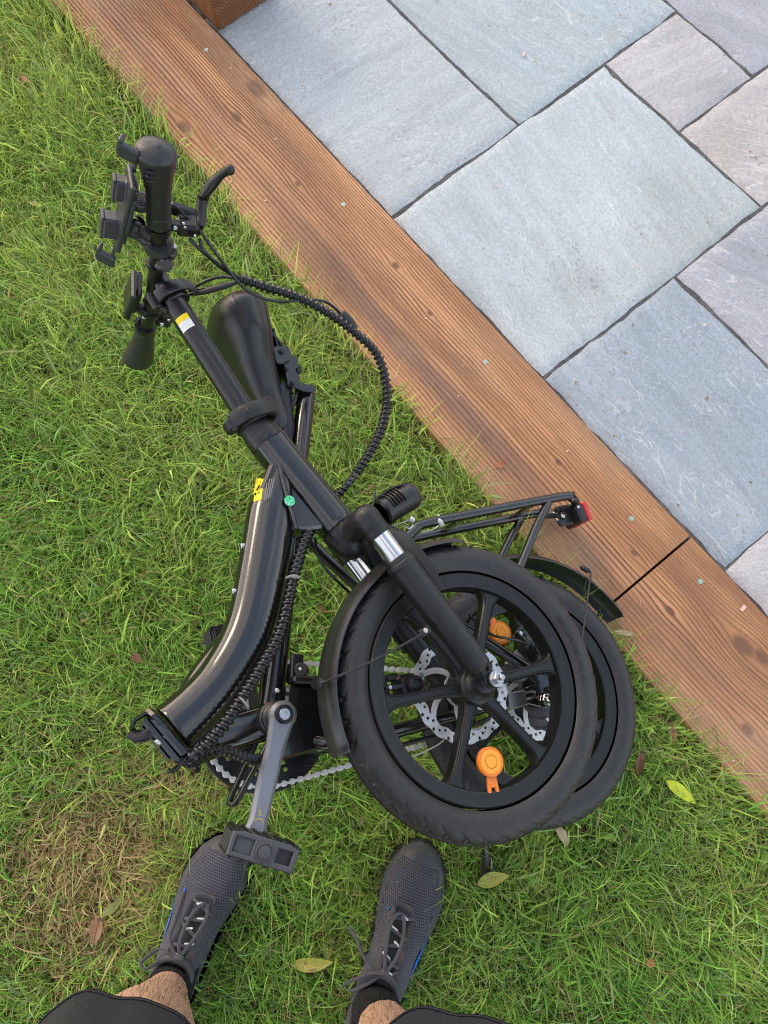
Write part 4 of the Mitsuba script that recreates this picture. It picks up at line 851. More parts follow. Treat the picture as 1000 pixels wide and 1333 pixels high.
bp('headlight__bracket_bolt', cat(cyl((-0.0942, 0.2328, 0.012), (-0.1005, 0.2269, 0.026), .0050), cyl((-0.0996, 0.2278, 0.024), (-0.1032, 0.2244, 0.032), .0034), tube([(-0.0927, 0.2251, 0.014), (-0.1002, 0.2181, 0.014), (-0.1062, 0.222, 0.014)], .0022, 8, .003)), 'steel')
wire('headlight__cable', [(-0.1478, 0.2743, 0), (-0.1505, 0.2577, 0.004), (-0.1516, 0.243, 0.004), (-0.1367, 0.237, 0)], .0022)

# ---- handlebar, grips, levers, phone holder, display
HB_ = [(-0.5116, 0.5471, 0.235), (-0.4991, 0.5543, 0.118), (-0.4955, 0.5547, 0.074), (-0.4933, 0.5533, 0.035), (-0.4913, 0.5513, -0.025), (-0.4904, 0.5511, -0.08), (-0.4947, 0.5521, -0.135), (-0.4965, 0.5635, -0.215)]
bp('handlebar__bar', tube(HB_, .0108, 24, .006), 'satin_black', True)
def grip(name, c0, c1, kind):
    c0, c1 = A3(*c0), A3(*c1); d = unit(c1 - c0); L = np.linalg.norm(c1 - c0)
    k = np.array([(0, .0135), (.003, .0158), (.020, .0160), (.0215, .0150), (.023, .0160), (.040, .0155), (.060, .0160), (.080, .0178), (.095, .0198), (.107, .0219), (.114, .0232), (.1185, .0234), (.1215, .0222), (.1250, .0180), (.1275, .0120), (.1290, .0060), (.1297, 0)])
    if not kind: k[5:12, 1] = .0150 + (k[5:12, 0] - .03) * .105
    zz = k[:, 0] * L / .1297
    e = unit(np.cross(WA, d)) if abs(d[2]) < .98 else unit(A3(1, 0, 0) - d * d[0]); f = np.cross(d, e)
    n = 56; th = np.arange(n) * 2 * np.pi / n; V = []
    for (z0, r), z in zip(k, zz):
        fl = np.clip((z0 - .06) / .06, 0, 1)
        rr = r * (1 + .10 * fl * np.cos(th - 2.8) + .07 * fl * np.cos(2 * (th - 2.8)))
        for i, t in enumerate(th): V.append(c0 + d * (z - (.004 * fl * math.sin(t)) * 0) + rr[i] * (e * math.cos(t) + f * math.sin(t)))
    idx = np.arange(len(k) * n).reshape(-1, n); j0, j1 = idx[:-1], np.roll(idx[:-1], -1, 1); k0, k1 = idx[1:], np.roll(idx[1:], -1, 1)
    F = np.vstack([np.stack([j0, j1, k1], -1).reshape(-1, 3), np.stack([j0, k1, k0], -1).reshape(-1, 3)]); m = tm(V, F); m = m if m.volume > 0 else tm(V, F[:, ::-1])
    kk = bp(name, m, 'grip_rubber', 40)
    pads = [rbox(c0 + d * (.090 + .010 * j) + (.0170 + .0024 * j) * -f * 1.0 + e * -.006, (.0105, .0040, .004), e, d, .0012) for j in range(3)]
    bp(kk + '__finger_dimple', cat(*pads), 'plastic_black', 30)
    bp(kk + '__end_hole', cyl(c1 + d * -.001 + e * .002, c1 + d * .0006 + e * .002, .0022, 14, .0002), 'rubber')
grip('handlebar__grip', (-0.4989, 0.553, 0.118), (-0.5143, 0.5517, 0.248), 1)
grip('handlebar__grip_001', (-0.4936, 0.5547, -0.112), (-0.4953, 0.5605, -0.24), 0)
P0 = A3(*(-0.4982, 0.5537, 0.11)); bd = unit(A3(*(-0.5058, 0.5572, 0.17)) - P0)
def ring(c, d, r, h, t): return lathe([(r, 0), (r + t, .0006), (r + t, h - .0006), (r, h), (r, 0)], A3(*c) - unit(d) * h / 2, d, 36)
bp('brake_lever__clamp', cat(ring(P0, bd, .0112, .012, .0045), rbox((-0.4806, 0.5632, 0.112), (.020, .012, .014), A3(1, 0, .1), A3(0, 1, 0), .002)), 'satin_black', 30)
bp('brake_lever__body', cat(rbox((-0.462, 0.5744, 0.108), (.030, .030, .022), unit(A3(1, .1, .2)), A3(0, 1, 0), .004), rbox((-0.4692, 0.5878, 0.114), (.040, .012, .018), unit(A3(1, -.1, 0)), A3(0, 1, 0), .003)), 'satin_black', 30)
bp('brake_lever__blade', tube([(-0.4489, 0.5702, 0.112), (-0.4479, 0.5856, 0.116), (-0.4491, 0.6011, 0.128), (-0.4446, 0.6057, 0.148), (-0.4362, 0.6085, 0.168), (-0.4297, 0.608, 0.182), (-0.4242, 0.6063, 0.19)], [.0075, .0080, .0066, .0066, .0058, .0050, .0052], 16, .004, r2=[.008, .0085, .008, .0085, .0078, .006, .006], ref=A3(.3, .3, 1)), 'matte_black', True)
bp('brake_lever__blade_tip', trimesh.creation.icosphere(3, .0068).apply_translation((-0.4242, 0.6063, 0.19)), 'matte_black', True)
bp('brake_lever__screw', cat(cyl((-0.4779, 0.5641, 0.106), (-0.4786, 0.5485, 0.124), .0030), cyl((-0.4682, 0.5701, 0.112), (-0.4687, 0.5613, 0.122), .0020), cyl((-0.4657, 0.5645, 0.112), (-0.4661, 0.5566, 0.121), .0018), cyl((-0.4513, 0.5583, 0.108), (-0.4522, 0.548, 0.12), .0018)), 'steel')
P1 = A3(*(-0.4951, 0.5525, -0.118)); b1 = unit(A3(*(-0.4953, 0.5605, -0.24)) - P1)
bp('brake_lever_001__clamp', cat(ring(P1, b1, .0112, .012, .0050), rbox((-0.4694, 0.5668, -0.118), (.024, .012, .016), A3(1, 0, 0), A3(0, 1, 0), .003)), 'satin_black', 30)
bp('brake_lever_001__body', cat(rbox((-0.4694, 0.5756, -0.105), (.030, .022, .022), unit(A3(1, -.3, 0)), A3(0, 1, 0), .005)), 'satin_black', 30)
bp('brake_lever_001__blade', tube([(-0.4665, 0.5818, -0.115), (-0.4584, 0.5849, -0.125), (-0.4524, 0.5858, -0.135)], [.007, .006, .005], 14, .005, r2=.008, ref=A3(.3, .3, 1)), 'matte_black', True)
bp('brake_lever_001__screw', cat(cyl((-0.4702, 0.5566, -0.112), (-0.4706, 0.5499, -0.102), .0032), cyl((-0.4983, 0.5486, -0.09), (-0.4984, 0.5418, -0.08), .0030), cyl((-0.4606, 0.568, -0.112), (-0.4612, 0.5598, -0.1), .0026)), 'steel')
# display
DX = A3(*(-0.5145, 0.5614, -0.05)); dn = unit(A3(-.97, -.12, .12)); dy = unit(np.cross(WA, dn))
dxx = np.cross(dy, dn)
bp('display__case', cat(rbox(A3(*(-0.5225, 0.5512, -0.045)), (.062, .050, .009), dxx, dy, .003), rbox(A3(*(-0.5155, 0.5596, -0.048)), (.050, .042, .008), dxx, dy, .002)), 'plastic_black', 30)
bp('display__back_label', rbox(A3(*(-0.5083, 0.5653, -0.03)), (.010, .0005, .006), unit(A3(0, .6, .8)), unit(A3(1, 0, 0)), .0001), 'print_grey', False)
bp('display__clamp', cat(ring((-0.49, 0.5535, -0.075), bd, .0112, .009, .004), ring((-0.4901, 0.5529, -0.05), bd, .0112, .004, .003), rbox((-0.5021, 0.5466, -0.07), (.022, .012, .014), unit(A3(1, -.6, 0)), A3(.6, 1, 0), .003), cyl((-0.5129, 0.5549, -0.06), (-0.5129, 0.5478, -0.05), .004)), 'plastic_black', 30)
# phone holder
H0, H1 = A3(*(-0.5375, 0.5389, 0.205)), A3(*(-0.5483, 0.5319, 0.09)); hdv = unit(H0 - H1); hw_ = unit(np.cross(hdv, A3(1, .25, 0))); hnn = np.cross(hw_, hdv)
HM = (H0 + H1) / 2; HLn = np.linalg.norm(H0 - H1)
hnn = hnn if hnn[0] < 0 else -hnn
scene['holder_plastic'] = plain(dust((.034, .035, .040), .02), rough_var(.28, .42), .65)
bp('phone_holder__back_plate', cat(rbox(HM, (HLn, .040, .007), hdv, hw_, .002), rbox(HM - hnn * .006, (HLn * .8, .030, .006), hdv, hw_, .002), rbox(HM + hdv * .01 - hnn * .004, (HLn * .5, .046, .004), hdv, hw_, .001)), 'holder_plastic', 30)
scene['holder_silver'] = plain((.55, .55, .55), .25, .5, 1.0)
bp('phone_holder__trim_strip', tube([HM - hnn * .009 + hdv * (.02) + hw_ * .018, HM - hnn * .010 - hdv * .004 + hw_ * .020, HM - hnn * .009 - hdv * .022 + hw_ * .018], .0007, 6, .003), 'holder_silver', True)
for q, sz in (((157.5, 245, .18), (.022, .020, .024)), ((147, 293, .112), (.030, .022, .026))):
    c = A3(*B(*q)) if False else None
for pq, sz in (((-0.5481, 0.5401, 0.178), (.018, .022, .026)), ((-0.5537, 0.5328, 0.118), (.027, .026, .028))):
    c = A3(*pq); n_ = unit(A3(-1, -.15, .05)); y_ = A3(.15, -.9, .3)
    bp('phone_holder__jaw', cat(rbox(c, sz, n_, y_, .003), rbox(c - n_ * sz[0] * .35, (.008, sz[1] * 1.1, sz[2] * 1.1), n_, y_, .002), rbox(c + n_ * sz[0] * .5 + unit(y_) * 0, (.004, sz[1] * .9, sz[2] * 1.05), n_, y_, .001)), 'holder_plastic', 30)
for arm_, jaw in ((((-0.536, 0.5515, 0.2), (-0.5358, 0.5503, 0.222), (-0.5404, 0.5476, 0.23)), (-0.5443, 0.5439, 0.232)), (((-0.5482, 0.5379, 0.092), (-0.5494, 0.5335, 0.072), (-0.5509, 0.5273, 0.06)), (-0.5585, 0.5264, 0.058))):
    bp('phone_holder__arm', tube(list(arm_), .0020, 10, .004, r2=.0045, ref=hw_), 'holder_plastic', 30)
    c = A3(*jaw); bp('phone_holder__end_jaw', cat(rbox(c, (.024, .008, .020), unit(A3(-1, .25, .1)), A3(.25, 1, 0), .002), rbox(c + unit(A3(-1, .25, .1)) * .010 + A3(0, .004, .004), (.005, .014, .020), unit(A3(-1, .25, .1)), A3(.25, 1, 0), .0015)), 'holder_plastic', 30)
hub_ = A3(*(-0.526, 0.5622, 0.14))
bp('phone_holder__turntable', cat(*[lathe([(r_, 0), (r_, .0014), (r_ - .0012, .0018), (r_ - .0016, 0)], hub_ + A3(0, 0, .004), unit(A3(-.1, 0, 1)), 32) for r_ in (.0035, .0060, .0085, .0105)], cyl(hub_ + A3(0, 0, -.006), hub_ + A3(0, 0, .0045), .014, 32), rbox(hub_ + A3(.006, 0, -.001), (.034, .026, .008), A3(1, 0, 0), A3(0, 1, 0), .003)), 'holder_plastic', 30)
RG = A3(*(-0.4958, 0.5573, 0.074))
bp('phone_holder__bar_clamp', cat(ring(RG, bd, .0112, .013, .0090), ring(RG + bd * .0066, bd, .0135, .003, .0030), tube([RG + A3(-.012, 0, 0), (-0.516, 0.5551, 0.078), (-0.5309, 0.5573, 0.088), (-0.5415, 0.5546, 0.105)], [.0085, .007, .0075, .009], 12, .005, r2=.006, ref=WA), rbox((-0.4782, 0.5549, 0.066), (.016, .016, .014), A3(1, -.4, 0), A3(.4, 1, 0), .003)), 'holder_plastic', 30)
bp('phone_holder__ball_joint', cat(trimesh.creation.icosphere(3, .013).apply_translation((-0.5282, 0.5524, 0.098)), lathe([(.0125, 0), (.0135, .004), (.0125, .010), (.010, .012)], (-0.5297, 0.5553, 0.1), unit(A3(.4, -.2, .6)), 24)), 'holder_plastic', True)
kc = A3(*(-0.5163, 0.5462, 0.104)); 
def knob(c, d, r, h, n=10):
    p = sg.Polygon([pol(360 * i / (n * 2), r * (1 if i % 2 else .86)) for i in range(2 * n)]); d = unit(d); x = unit(np.cross(d, A3(0, 1, .1)))
    return extrude(p, h, .0012, c, x, np.cross(d, x))
bp('phone_holder__knob', knob(kc, A3(.5, -.3, .7), .0085, .010, 6), 'holder_plastic', 30)
bp('phone_holder__knob', cat(knob(A3(*(-0.487, 0.546, 0.052)), A3(.45, -.55, .5), .0105, .014, 9), cyl((-0.4898, 0.5392, 0.046), (-0.4871, 0.5444, 0.054), .007)), 'holder_plastic', 30)
bp('phone_holder__screw', cat(cyl((-0.4743, 0.5623, 0.07), (-0.4737, 0.5573, 0.078), .0030)), 'steel')
bp('handlebar__bar_collar', ring((-0.4937, 0.5535, 0.038), bd, .0108, .006, .004), 'satin_black', 30)
bp('handlebar__cable_piece', tube([(-0.464, 0.5599, -0.02), (-0.4455, 0.5458, -0.03)], .008, 16, .005), 'satin_black')  # mostly hidden piece of cable beside the bar, a plain tube

# ---- cables
wire('cables__thin_cable', [(-0.4812, 0.5829, 0.125), (-0.4692, 0.5768, 0.122), (-0.4499, 0.5699, 0.112), (-0.4212, 0.5554, 0.09), (-0.3891, 0.5461, 0.06), (-0.362, 0.5382, 0.045), (-0.3199, 0.5404, 0.036), (-0.2521, 0.5655, 0.03), (-0.2246, 0.5604, 0.026), (-0.2026, 0.546, 0.018)], .0023)
wire('cables__brake_hose', [(-0.4586, 0.5553, 0.104), (-0.4449, 0.5491, 0.098), (-0.4284, 0.5484, 0.086), (-0.406, 0.5525, 0.066), (-0.378, 0.5581, 0.045)], .0026)
wire('cables__brake_hose', [(-0.4446, 0.5587, 0.104), (-0.4386, 0.5486, 0.098), (-0.4248, 0.5471, 0.084), (-0.4031, 0.5524, 0.062), (-0.3774, 0.5578, 0.042)], .0026)
wire('cables__display_cable', [(-0.4424, 0.5547, -0.01), (-0.4332, 0.5613, 0), (-0.4177, 0.5681, 0.012), (-0.3994, 0.5717, 0.022), (-0.3766, 0.5639, 0.036)], .0024)
wire('cables__display_cable', [(-0.4419, 0.5493, -0.01), (-0.4263, 0.5563, 0.002), (-0.4027, 0.5557, 0.016), (-0.376, 0.5614, 0.034)], .0022)
bp('cables__connector', tube([(-0.4359, 0.5481, -0.004), (-0.4157, 0.5522, 0.008), (-0.3878, 0.5583, 0.026), (-0.3782, 0.5608, 0.034)], [.0028, .0044, .0046, .003], 12, .005), 'rubber', True)
LOOP = [(-0.3795, 0.5614, 0.04), (-0.3613, 0.56, 0.04), (-0.3401, 0.5595, 0.038), (-0.283, 0.5595, 0.032), (-0.233, 0.548, 0.026), (-0.1837, 0.5294, 0.016), (-0.1521, 0.5125, 0.008), (-0.1331, 0.4821, 0), (-0.1239, 0.4393, -0.01), (-0.1298, 0.3928, -0.018), (-0.1477, 0.3482, -0.024), (-0.1672, 0.3128, -0.028), (-0.1856, 0.2852, -0.03), (-0.2013, 0.2636, -0.032), (-0.23, 0.2214, -0.034)]
def wrap(pts, r, name, pitch=.0088, n=16):
    bp(name, tube(pts, r, n, .0011, bevel=0, bump=lambda L, a: .86 + .42 * np.clip(1.25 * np.sin(2 * np.pi * L / pitch - a) + .25, 0, 1)**.7), 'wrap_plastic', True)
wrap(LOOP[:12], .0062, 'cables__spiral_wrap'); wrap(LOOP[11:], .0050, 'cables__spiral_wrap')
wrap([(-0.244, 0.2008, 0), (-0.2549, 0.178, 0.01), (-0.2685, 0.131, 0.02), (-0.2781, 0.0818, 0.026), (-0.289, 0.0403, 0.03), (-0.3091, 0, 0.034), (-0.328, -0.0334, 0.036), (-0.3459, -0.0634, 0.036), (-0.3648, -0.088, 0.034), (-0.3784, -0.1015, 0.028), (-0.3859, -0.1078, 0.018), (-0.3781, -0.1071, 0.006)], .0066, 'cables__spiral_wrap')
wrap([(-0.379, -0.1069, 0), (-0.3653, -0.0999, -0.012), (-0.3454, -0.0926, -0.024), (-0.3213, -0.0947, -0.04), (-0.2971, -0.1006, -0.06), (-0.2751, -0.1009, -0.085)], .0062, 'cables__spiral_wrap')
for k, o in enumerate((-.0035, .0, .0035)):
    wire('cables__loose_wire', [A3(*p) + A3(o, o * .6, .002 + .001 * k) for p in LOOP[10:13]], .0022, 'gloss_black')
bp('cables__tape_sleeve', tube([A3(*p) for p in ((-0.2156, 0.5556, 0.022), (-0.2033, 0.5488, 0.02), (-0.1902, 0.5363, 0.016))], [.0085, .009, .0082], 16, .004), 'rubber', True)
bp('cables__cable_tie', cat(ring((-0.2726, 0.1229, 0.021), A3(.2, -1, .1), .0075, .0035, .0014), tube([(-0.2749, 0.1202, 0.03), (-0.2677, 0.1199, 0.034), (-0.2646, 0.1202, 0.034)], .0014, 8, .003, r2=.003, ref=WA)), 'print_grey', 30)
wire('cables__brake_cable', [(-0.2311, 0.1977, -0.02), (-0.2299, 0.1718, -0.01), (-0.2204, 0.1515, -0.006), (-0.2001, 0.1366, -0.012), (-0.173, 0.125, -0.03), (-0.1251, 0.1026, -0.05), (-0.0771, 0.0508, -0.055)], .0021)
bp('cables__cable_tie', ring((-0.3282, -0.0433, 0.036), A3(-.7, -.7, 0), .0078, .003, .0016), 'print_grey', 30)
# hidden mechanical clutter seen through the wheel: calipers, hoses
def caliper(name, c, a):
    c = A3(*c); x = A3(*pol(a, 1), 0); y = np.cross(WA, x)
    bp(name + '__body', cat(rbox(c, (.040, .032, .030), x, y, .006), cyl(c + x * .004 + A3(0, 0, .012), c + x * .004 + A3(0, 0, .022), .0125), lathe([(.010, .0215), (.010, .024), (.007, .025), (.006, .022), (0, .022)], c + x * .004, WA, 24), rbox(c + x * -.022 + y * .014, (.020, .010, .010), x, y, .002)), 'plastic_black', 30)
    bp(name + '__arm', cat(rbox(c - x * .026 + A3(0, 0, .012), (.030, .009, .006), x, y, .002), cyl(c - x * .036 + y * -.012 + A3(0, 0, .006), c - x * .036 + y * .018 + A3(0, 0, .006), .0035)), 'satin_black', 30)
    bp(name + '__bolt', cat(cyl(c + x * .016 + y * .011 + A3(0, 0, .014), c + x * .016 + y * .011 + A3(0, 0, .020), .004), cyl(c - x * .034 + A3(0, 0, .012), c - x * .034 + A3(0, 0, .019), .0035)), 'steel')
caliper('front_caliper', (-0.0796, 0.0017, -0.045), 10)
caliper('rear_caliper', (0.164, 0.0802, -0.097), -40)
wire('cables__brake_cable', [(0.0452, 0.1254, -0.083), (0.0794, 0.0941, -0.073), (0.1414, 0.0885, -0.083), (0.1974, 0.0625, -0.083)], .0021)
wire('cables__motor_cable', [BB + A3(.06, -.03, .034), (-0.1326, -0.093, -0.088), (-0.054, -0.0708, -0.078), (0.0186, -0.0528, -0.073), (0.0979, -0.0221, -0.071)], .0032)
wire('cables__shift_cable', [(-0.0917, -0.1071, -0.103), (-0.0275, -0.0804, -0.083), (-0.007, -0.0645, -0.073), (-0.0129, -0.0539, -0.073)], .0012, 'steel')
dq = A3(*(0.0963, -0.1023, -0.153))
bp('derailleur__cage', cat(extrude(sg.Point(0, 0).buffer(.034, 24), .010, .003, dq), extrude(sg.LineString([(0, 0), (.035, -.022)]).buffer(.012), .008, .002, dq + A3(0, 0, -.01))), 'satin_black', 30)
bp('derailleur__bolt', cyl(dq + A3(-.016, .008, .008), dq + A3(-.016, .008, .013), .0048), 'steel')
# kickstand
KF = A3(*(0.1911, -0.2591, -0.318)); KT = A3(*(0.1294, -0.1109, -0.235))
bp('kickstand__leg', tube([KT, (KT + KF) / 2 + A3(0, -.004, 0), KF], .0062, 14, .01), 'satin_black', True)
kd = unit(KF - KT); kx = unit(np.cross(WA, kd))
bp('kickstand__rubber_foot', cat(tube([KF - kd * .028, KF - kd * .010, KF + kd * .016], [.0080, .0100, .0150], 20, .004, ref=WA, r2=[.0080, .0090, .0110], power=3)), 'rubber', 35)

# ------------------------------------------------------------------ the person: shoes, legs, shorts in view; the rest stands out of frame above
PER = 'person'
tag(PER, 'person standing at the lower edge in dark shorts, ankle socks and grey mesh running shoes', 'person')
def pp(name, mesh, mat, smooth=35, **k): return put(f'{PER}__{name}', mesh, mat, smooth, **k)[len(PER) + 2:]
def skin_c(p, n, uv):
    c = mix((.58, .36, .27), (.49, .285, .205), fbm(p.x * 22, p.y * 22, p.z * 22))
    return mix(c, mi.Color3f(.64, .33, .25), .35 * smoothstep(.55, .8, fbm(p.x * 60, p.y * 60, p.z * 60)))
scene['skin'] = {'type': 'bumpmap', 'b': proc(lambda p, n, uv: fbm(p.x * 420, p.y * 420, p.z * 420), 5e-4), 'scale': .00015, 'bsdf': plain(proc(skin_c), .52, .4)}
def cloth_c(p, n, uv): return mix((.018, .019, .023), (.028, .029, .034), noise(p.x * 900, p.y * 900, p.z * 900))
scene['shorts_cloth'] = {'type': 'bumpmap', 'b': proc(lambda p, n, uv: noise(p.x * 700, p.y * 700, p.z * 300) + 4 * fbm(p.x * 12, p.y * 12, p.z * 9), 8e-4), 'scale': .0009, 'bsdf': {'type': 'principled', 'base_color': proc(cloth_c), 'roughness': .8, 'specular': .3, 'sheen': .6}}
scene['sock_knit'] = {'type': 'bumpmap', 'b': proc(lambda p, n, uv: dr.sin(p.x * 2600) * dr.sin(p.y * 2600), 3e-4), 'scale': .0004, 'bsdf': plain((.016, .016, .019), .85, .3)}
scene['shirt_cloth'] = plain((.10, .11, .13), .8, .3)
scene['hair'] = plain((.075, .045, .028), .6, .4)
scene['sole_rubber'] = plain(proc(lambda p, n, uv: mix((.020, .020, .022), (.06, .055, .045), .6 * smoothstep(.5, .8, fbm(p.x * 70, p.y * 70, p.z * 90)))), .75, .35)
scene['shoe_overlay'] = plain(proc(lambda p, n, uv: mix((.062, .062, .070), (.120, .110, .092), .6 * smoothstep(.48, .75, fbm(p.x * 60, p.y * 60, p.z * 60)))), .6, .35)
scene['lace'] = plain((.085, .085, .098), .8, .3)
scene['lace_white'] = plain((.72, .72, .70), .6)
scene['tick_blue'] = plain((.02, .16, .72), .4, .5)
scene['shoe_lining'] = plain((.030, .030, .034), .85, .2)
def shoe_mat(key, heel, d):
    ex, ey = d, np.array([-d[1], d[0], 0])
    def dots(p):
        a = (p.x - heel[0]) * ex[0] + (p.y - heel[1]) * ex[1]; b = (p.x - heel[0]) * ey[0] + (p.y - heel[1]) * ey[1]
        u, v = a / .0044, (b + .0) / .0038
        row = dr.floor(u); fv = v + .5 * (row - 2 * dr.floor(row / 2)); fu, fv = u - row - .5, fv - dr.floor(fv) - .5
        return dr.sqrt(dr.square(fu * 1.05) + dr.square(fv)), a, b
    def col(p, n, uv):
        r, a, b = dots(p); fore = smoothstep(.13, .20, a)
        c = mix((.072, .073, .098), (.098, .098, .124), fbm(p.x * 40, p.y * 40, p.z * 40))
        c = mix(c, mi.Color3f(.15, .13, .10), .35 * smoothstep(.5, .8, fbm(p.x * 45 + 3, p.y * 45, p.z * 45)))
        return mix(c, mi.Color3f(.018, .018, .026), smoothstep(.36, .24, r) * (.25 + .75 * fore))
    def bmp(p, n, uv):
        r, a, b = dots(p); return smoothstep(.20, .40, r) + .5 * noise(p.x * 800, p.y * 800, p.z * 800)
    scene[key] = {'type': 'bumpmap', 'b': proc(bmp, 4e-4), 'scale': .0009, 'bsdf': plain(proc(col), .75, .3)}
def shoe(side, toe, heel, zb=.014):
    """side +1: left foot (outer edge on the wearer's left)."""
    toe, heel = np.array(toe) * (1, 1, 0), np.array(heel) * (1, 1, 0); d = unit(toe - heel); Ls = .308 if side > 0 else .326; heel = toe - d * Ls; ey = np.cross([0, 0, 1], d) * side; ez = np.array([0, 0, 1.0])
    n_ = 'shoe' if f'{PER}__shoe__sole' not in scene else 'shoe_001'
    key = 'shoe_mesh_left' if side > 0 else 'shoe_mesh_right'; shoe_mat(key, heel, d)
    tt = [0, .02, .06, .15, .3, .5, .68, .78, .88, .95, .985, 1]
    OUT = lambda t: np.interp(t, tt, [.004, .018, .030, .038, .043, .050, .059, .058, .048, .032, .017, .003])
    INN = lambda t: np.interp(t, tt, [.004, .018, .030, .036, .036, .039, .050, .052, .043, .029, .015, .003])
    CEN = lambda t: np.interp(t, [0, .4, .7, 1], [0, .002, -.001, -.006])
    P = lambda x, y, z: heel + d * (x * Ls) + ey * y + ez * (zb + z)
    spring = lambda t: .014 * np.clip((t - .78) / .22, 0, 1)**2 + .004 * np.clip((.1 - t) / .1, 0, 1)**2
    # outline for the sole
    ts = (1 - np.cos(np.linspace(0, np.pi, 46))) / 2
    ol = [(t, CEN(t) + OUT(t)) for t in ts] + [(t, CEN(t) - INN(t)) for t in ts[-2:0:-1]]
    lev = [(.0, -.004), (.004, .001), (.010, .0035), (.016, .0020), (.021, .0040), (.027, .0030), (.032, .000)]
    V = []; m = len(ol); cx = np.array([(t * Ls, y) for t, y in ol]); tan = np.roll(cx, -1, 0) - np.roll(cx, 1, 0); nr = np.stack([tan[:, 1], -tan[:, 0]], 1); nr /= np.linalg.norm(nr, axis=1)[:, None]
    if (nr * (cx - cx.mean(0))).sum() < 0: nr = -nr
    for z, o in lev:
        for (t, y), q in zip(ol, nr): V.append(P(t + q[0] * o / Ls, y + q[1] * o, z + spring(t)))
    idx = np.arange(len(lev) * m).reshape(-1, m); j0, j1 = idx[:-1], np.roll(idx[:-1], -1, 1); k0, k1 = idx[1:], np.roll(idx[1:], -1, 1)
    F = [np.stack([j0, j1, k1], -1).reshape(-1, 3), np.stack([j0, k1, k0], -1).reshape(-1, 3)]
    tri = mapbox_earcut.triangulate_float64(cx, np.array([m], np.uint32)).reshape(-1, 3).astype(int); F += [tri, tri + (len(lev) - 1) * m]
    pp(n_ + '__sole', tm(V, np.vstack(F)), 'sole_rubber', 40)
    lugs = []
    for t in np.linspace(.46, .985, 16):
        for s in (1, -1):
            y = CEN(t) + (OUT(t) if s > 0 else -INN(t)); lugs.append(rbox(P(t, y + s * .0025, .012 + spring(t)), (.010, .007, .016), d + ey * s * -.9 * max(0, t - .7), ey, .002))
    pp(n_ + '__sole_lug', cat(*lugs), 'sole_rubber', 30, kind='stuff')
    HT = lambda t: np.interp(t, [0, .04, .12, .25, .33, .38, .46, .56, .66, .76, .86, .94, 1], [.060, .074, .072, .064, .070, .086, .082, .070, .058, .049, .041, .031, .014])
    PW = lambda t: np.interp(t, [0, .3, .42, .6, 1], [.55, .55, .95, 1.0, .85])
    SH = lambda t: np.interp(t, [0, .4, .7, 1], [0, -.006, -.008, -.004])       # the ridge leans to the big toe
    def up(t, ph, off=0.0):
        t, ph = np.asarray(t, float), np.asarray(ph, float); c, s = np.cos(ph), np.sin(ph)
        def pos(t, ph):
            c, s = np.cos(ph), np.sin(ph); hw = np.where(c > 0, OUT(t), INN(t)); sx = np.sign(c) * abs(c)**np.where(t < .36, .55, .92)
            y = CEN(t) + hw * sx * .985 * (1 - .10 * s) + SH(t) * s**2; z = .030 + spring(t) + (HT(t) - .002) * np.maximum(s, 0)**PW(t)
            return heel + d * (t[..., None] * Ls) + ey * y[..., None] + ez * (zb + z)[..., None]
        p = pos(t, ph)
        if np.any(off):
            e = 1e-3; a = pos(np.clip(t + e, 0, 1), ph) - pos(np.clip(t - e, 0, 1), ph); b = pos(t, ph + e) - pos(t, ph - e); nn = np.cross(a, b); nn /= np.maximum(np.linalg.norm(nn, axis=-1), 1e-12)[..., None]
            nn = np.where(nn[..., 2:3] < 0, -nn, nn); p = p + nn * np.asarray(off)[..., None] if np.ndim(off) else p + nn * off
        return p
    def grid(t, ph, off, name, mat, thick=.0016):
        A, Bm = np.meshgrid(t, ph, indexing='ij'); w = np.ones_like(A) * off; w[0] = w[-1] = off - thick; w[:, 0] = w[:, -1] = off - thick
        V = up(A, Bm, w); idx = np.arange(A.size).reshape(A.shape)
        F = np.vstack([np.stack([idx[:-1, :-1], idx[1:, :-1], idx[1:, 1:]], -1).reshape(-1, 3), np.stack([idx[:-1, :-1], idx[1:, 1:], idx[:-1, 1:]], -1).reshape(-1, 3)])
        m_ = tm(V.reshape(-1, 3), F); m_ = m_ if m_.face_normals.mean(0)[2] > 0 else tm(V.reshape(-1, 3), F[:, ::-1])
        if name: pp(n_ + '__' + name, m_, mat, True)
        return m_
    r = np.random.default_rng(3 + side)
    A, Bm = np.meshgrid((1 - np.cos(np.linspace(0, np.pi, 110))) / 2, np.linspace(0, np.pi, 70), indexing='ij')
    wr = .0016 * np.sin(A * 95 + 3 * np.cos(Bm * 2 + side)) * np.exp(-((A - .72) / .06)**2) + .0012 * (meshkit.fbm(np.stack([A * 9, Bm * 4, 0 * A + side], -1), 3) - .5)
    V = up(A, Bm, wr); idx = np.arange(A.size).reshape(A.shape); F = np.vstack([np.stack([idx[:-1, :-1], idx[1:, :-1], idx[1:, 1:]], -1).reshape(-1, 3), np.stack([idx[:-1, :-1], idx[1:, 1:], idx[:-1, 1:]], -1).reshape(-1, 3)])
    m_ = tm(V.reshape(-1, 3), F); m_ = m_ if m_.face_normals.mean(0)[2] > 0 else tm(V.reshape(-1, 3), F[:, ::-1])
    pp(n_ + '__upper', m_, key, True)
    pi = np.pi
    for a, b, nm in ((0, .17, 'toe_rand'), (.83, 1, 'toe_rand')): grid(np.linspace(.52, .999, 50), np.linspace(a * pi, b * pi, 8), .0018, nm, 'shoe_overlay')
    grid(np.linspace(.90, .999, 16), np.linspace(.1 * pi, .9 * pi, 24), .0015, 'toe_cap', 'shoe_overlay')
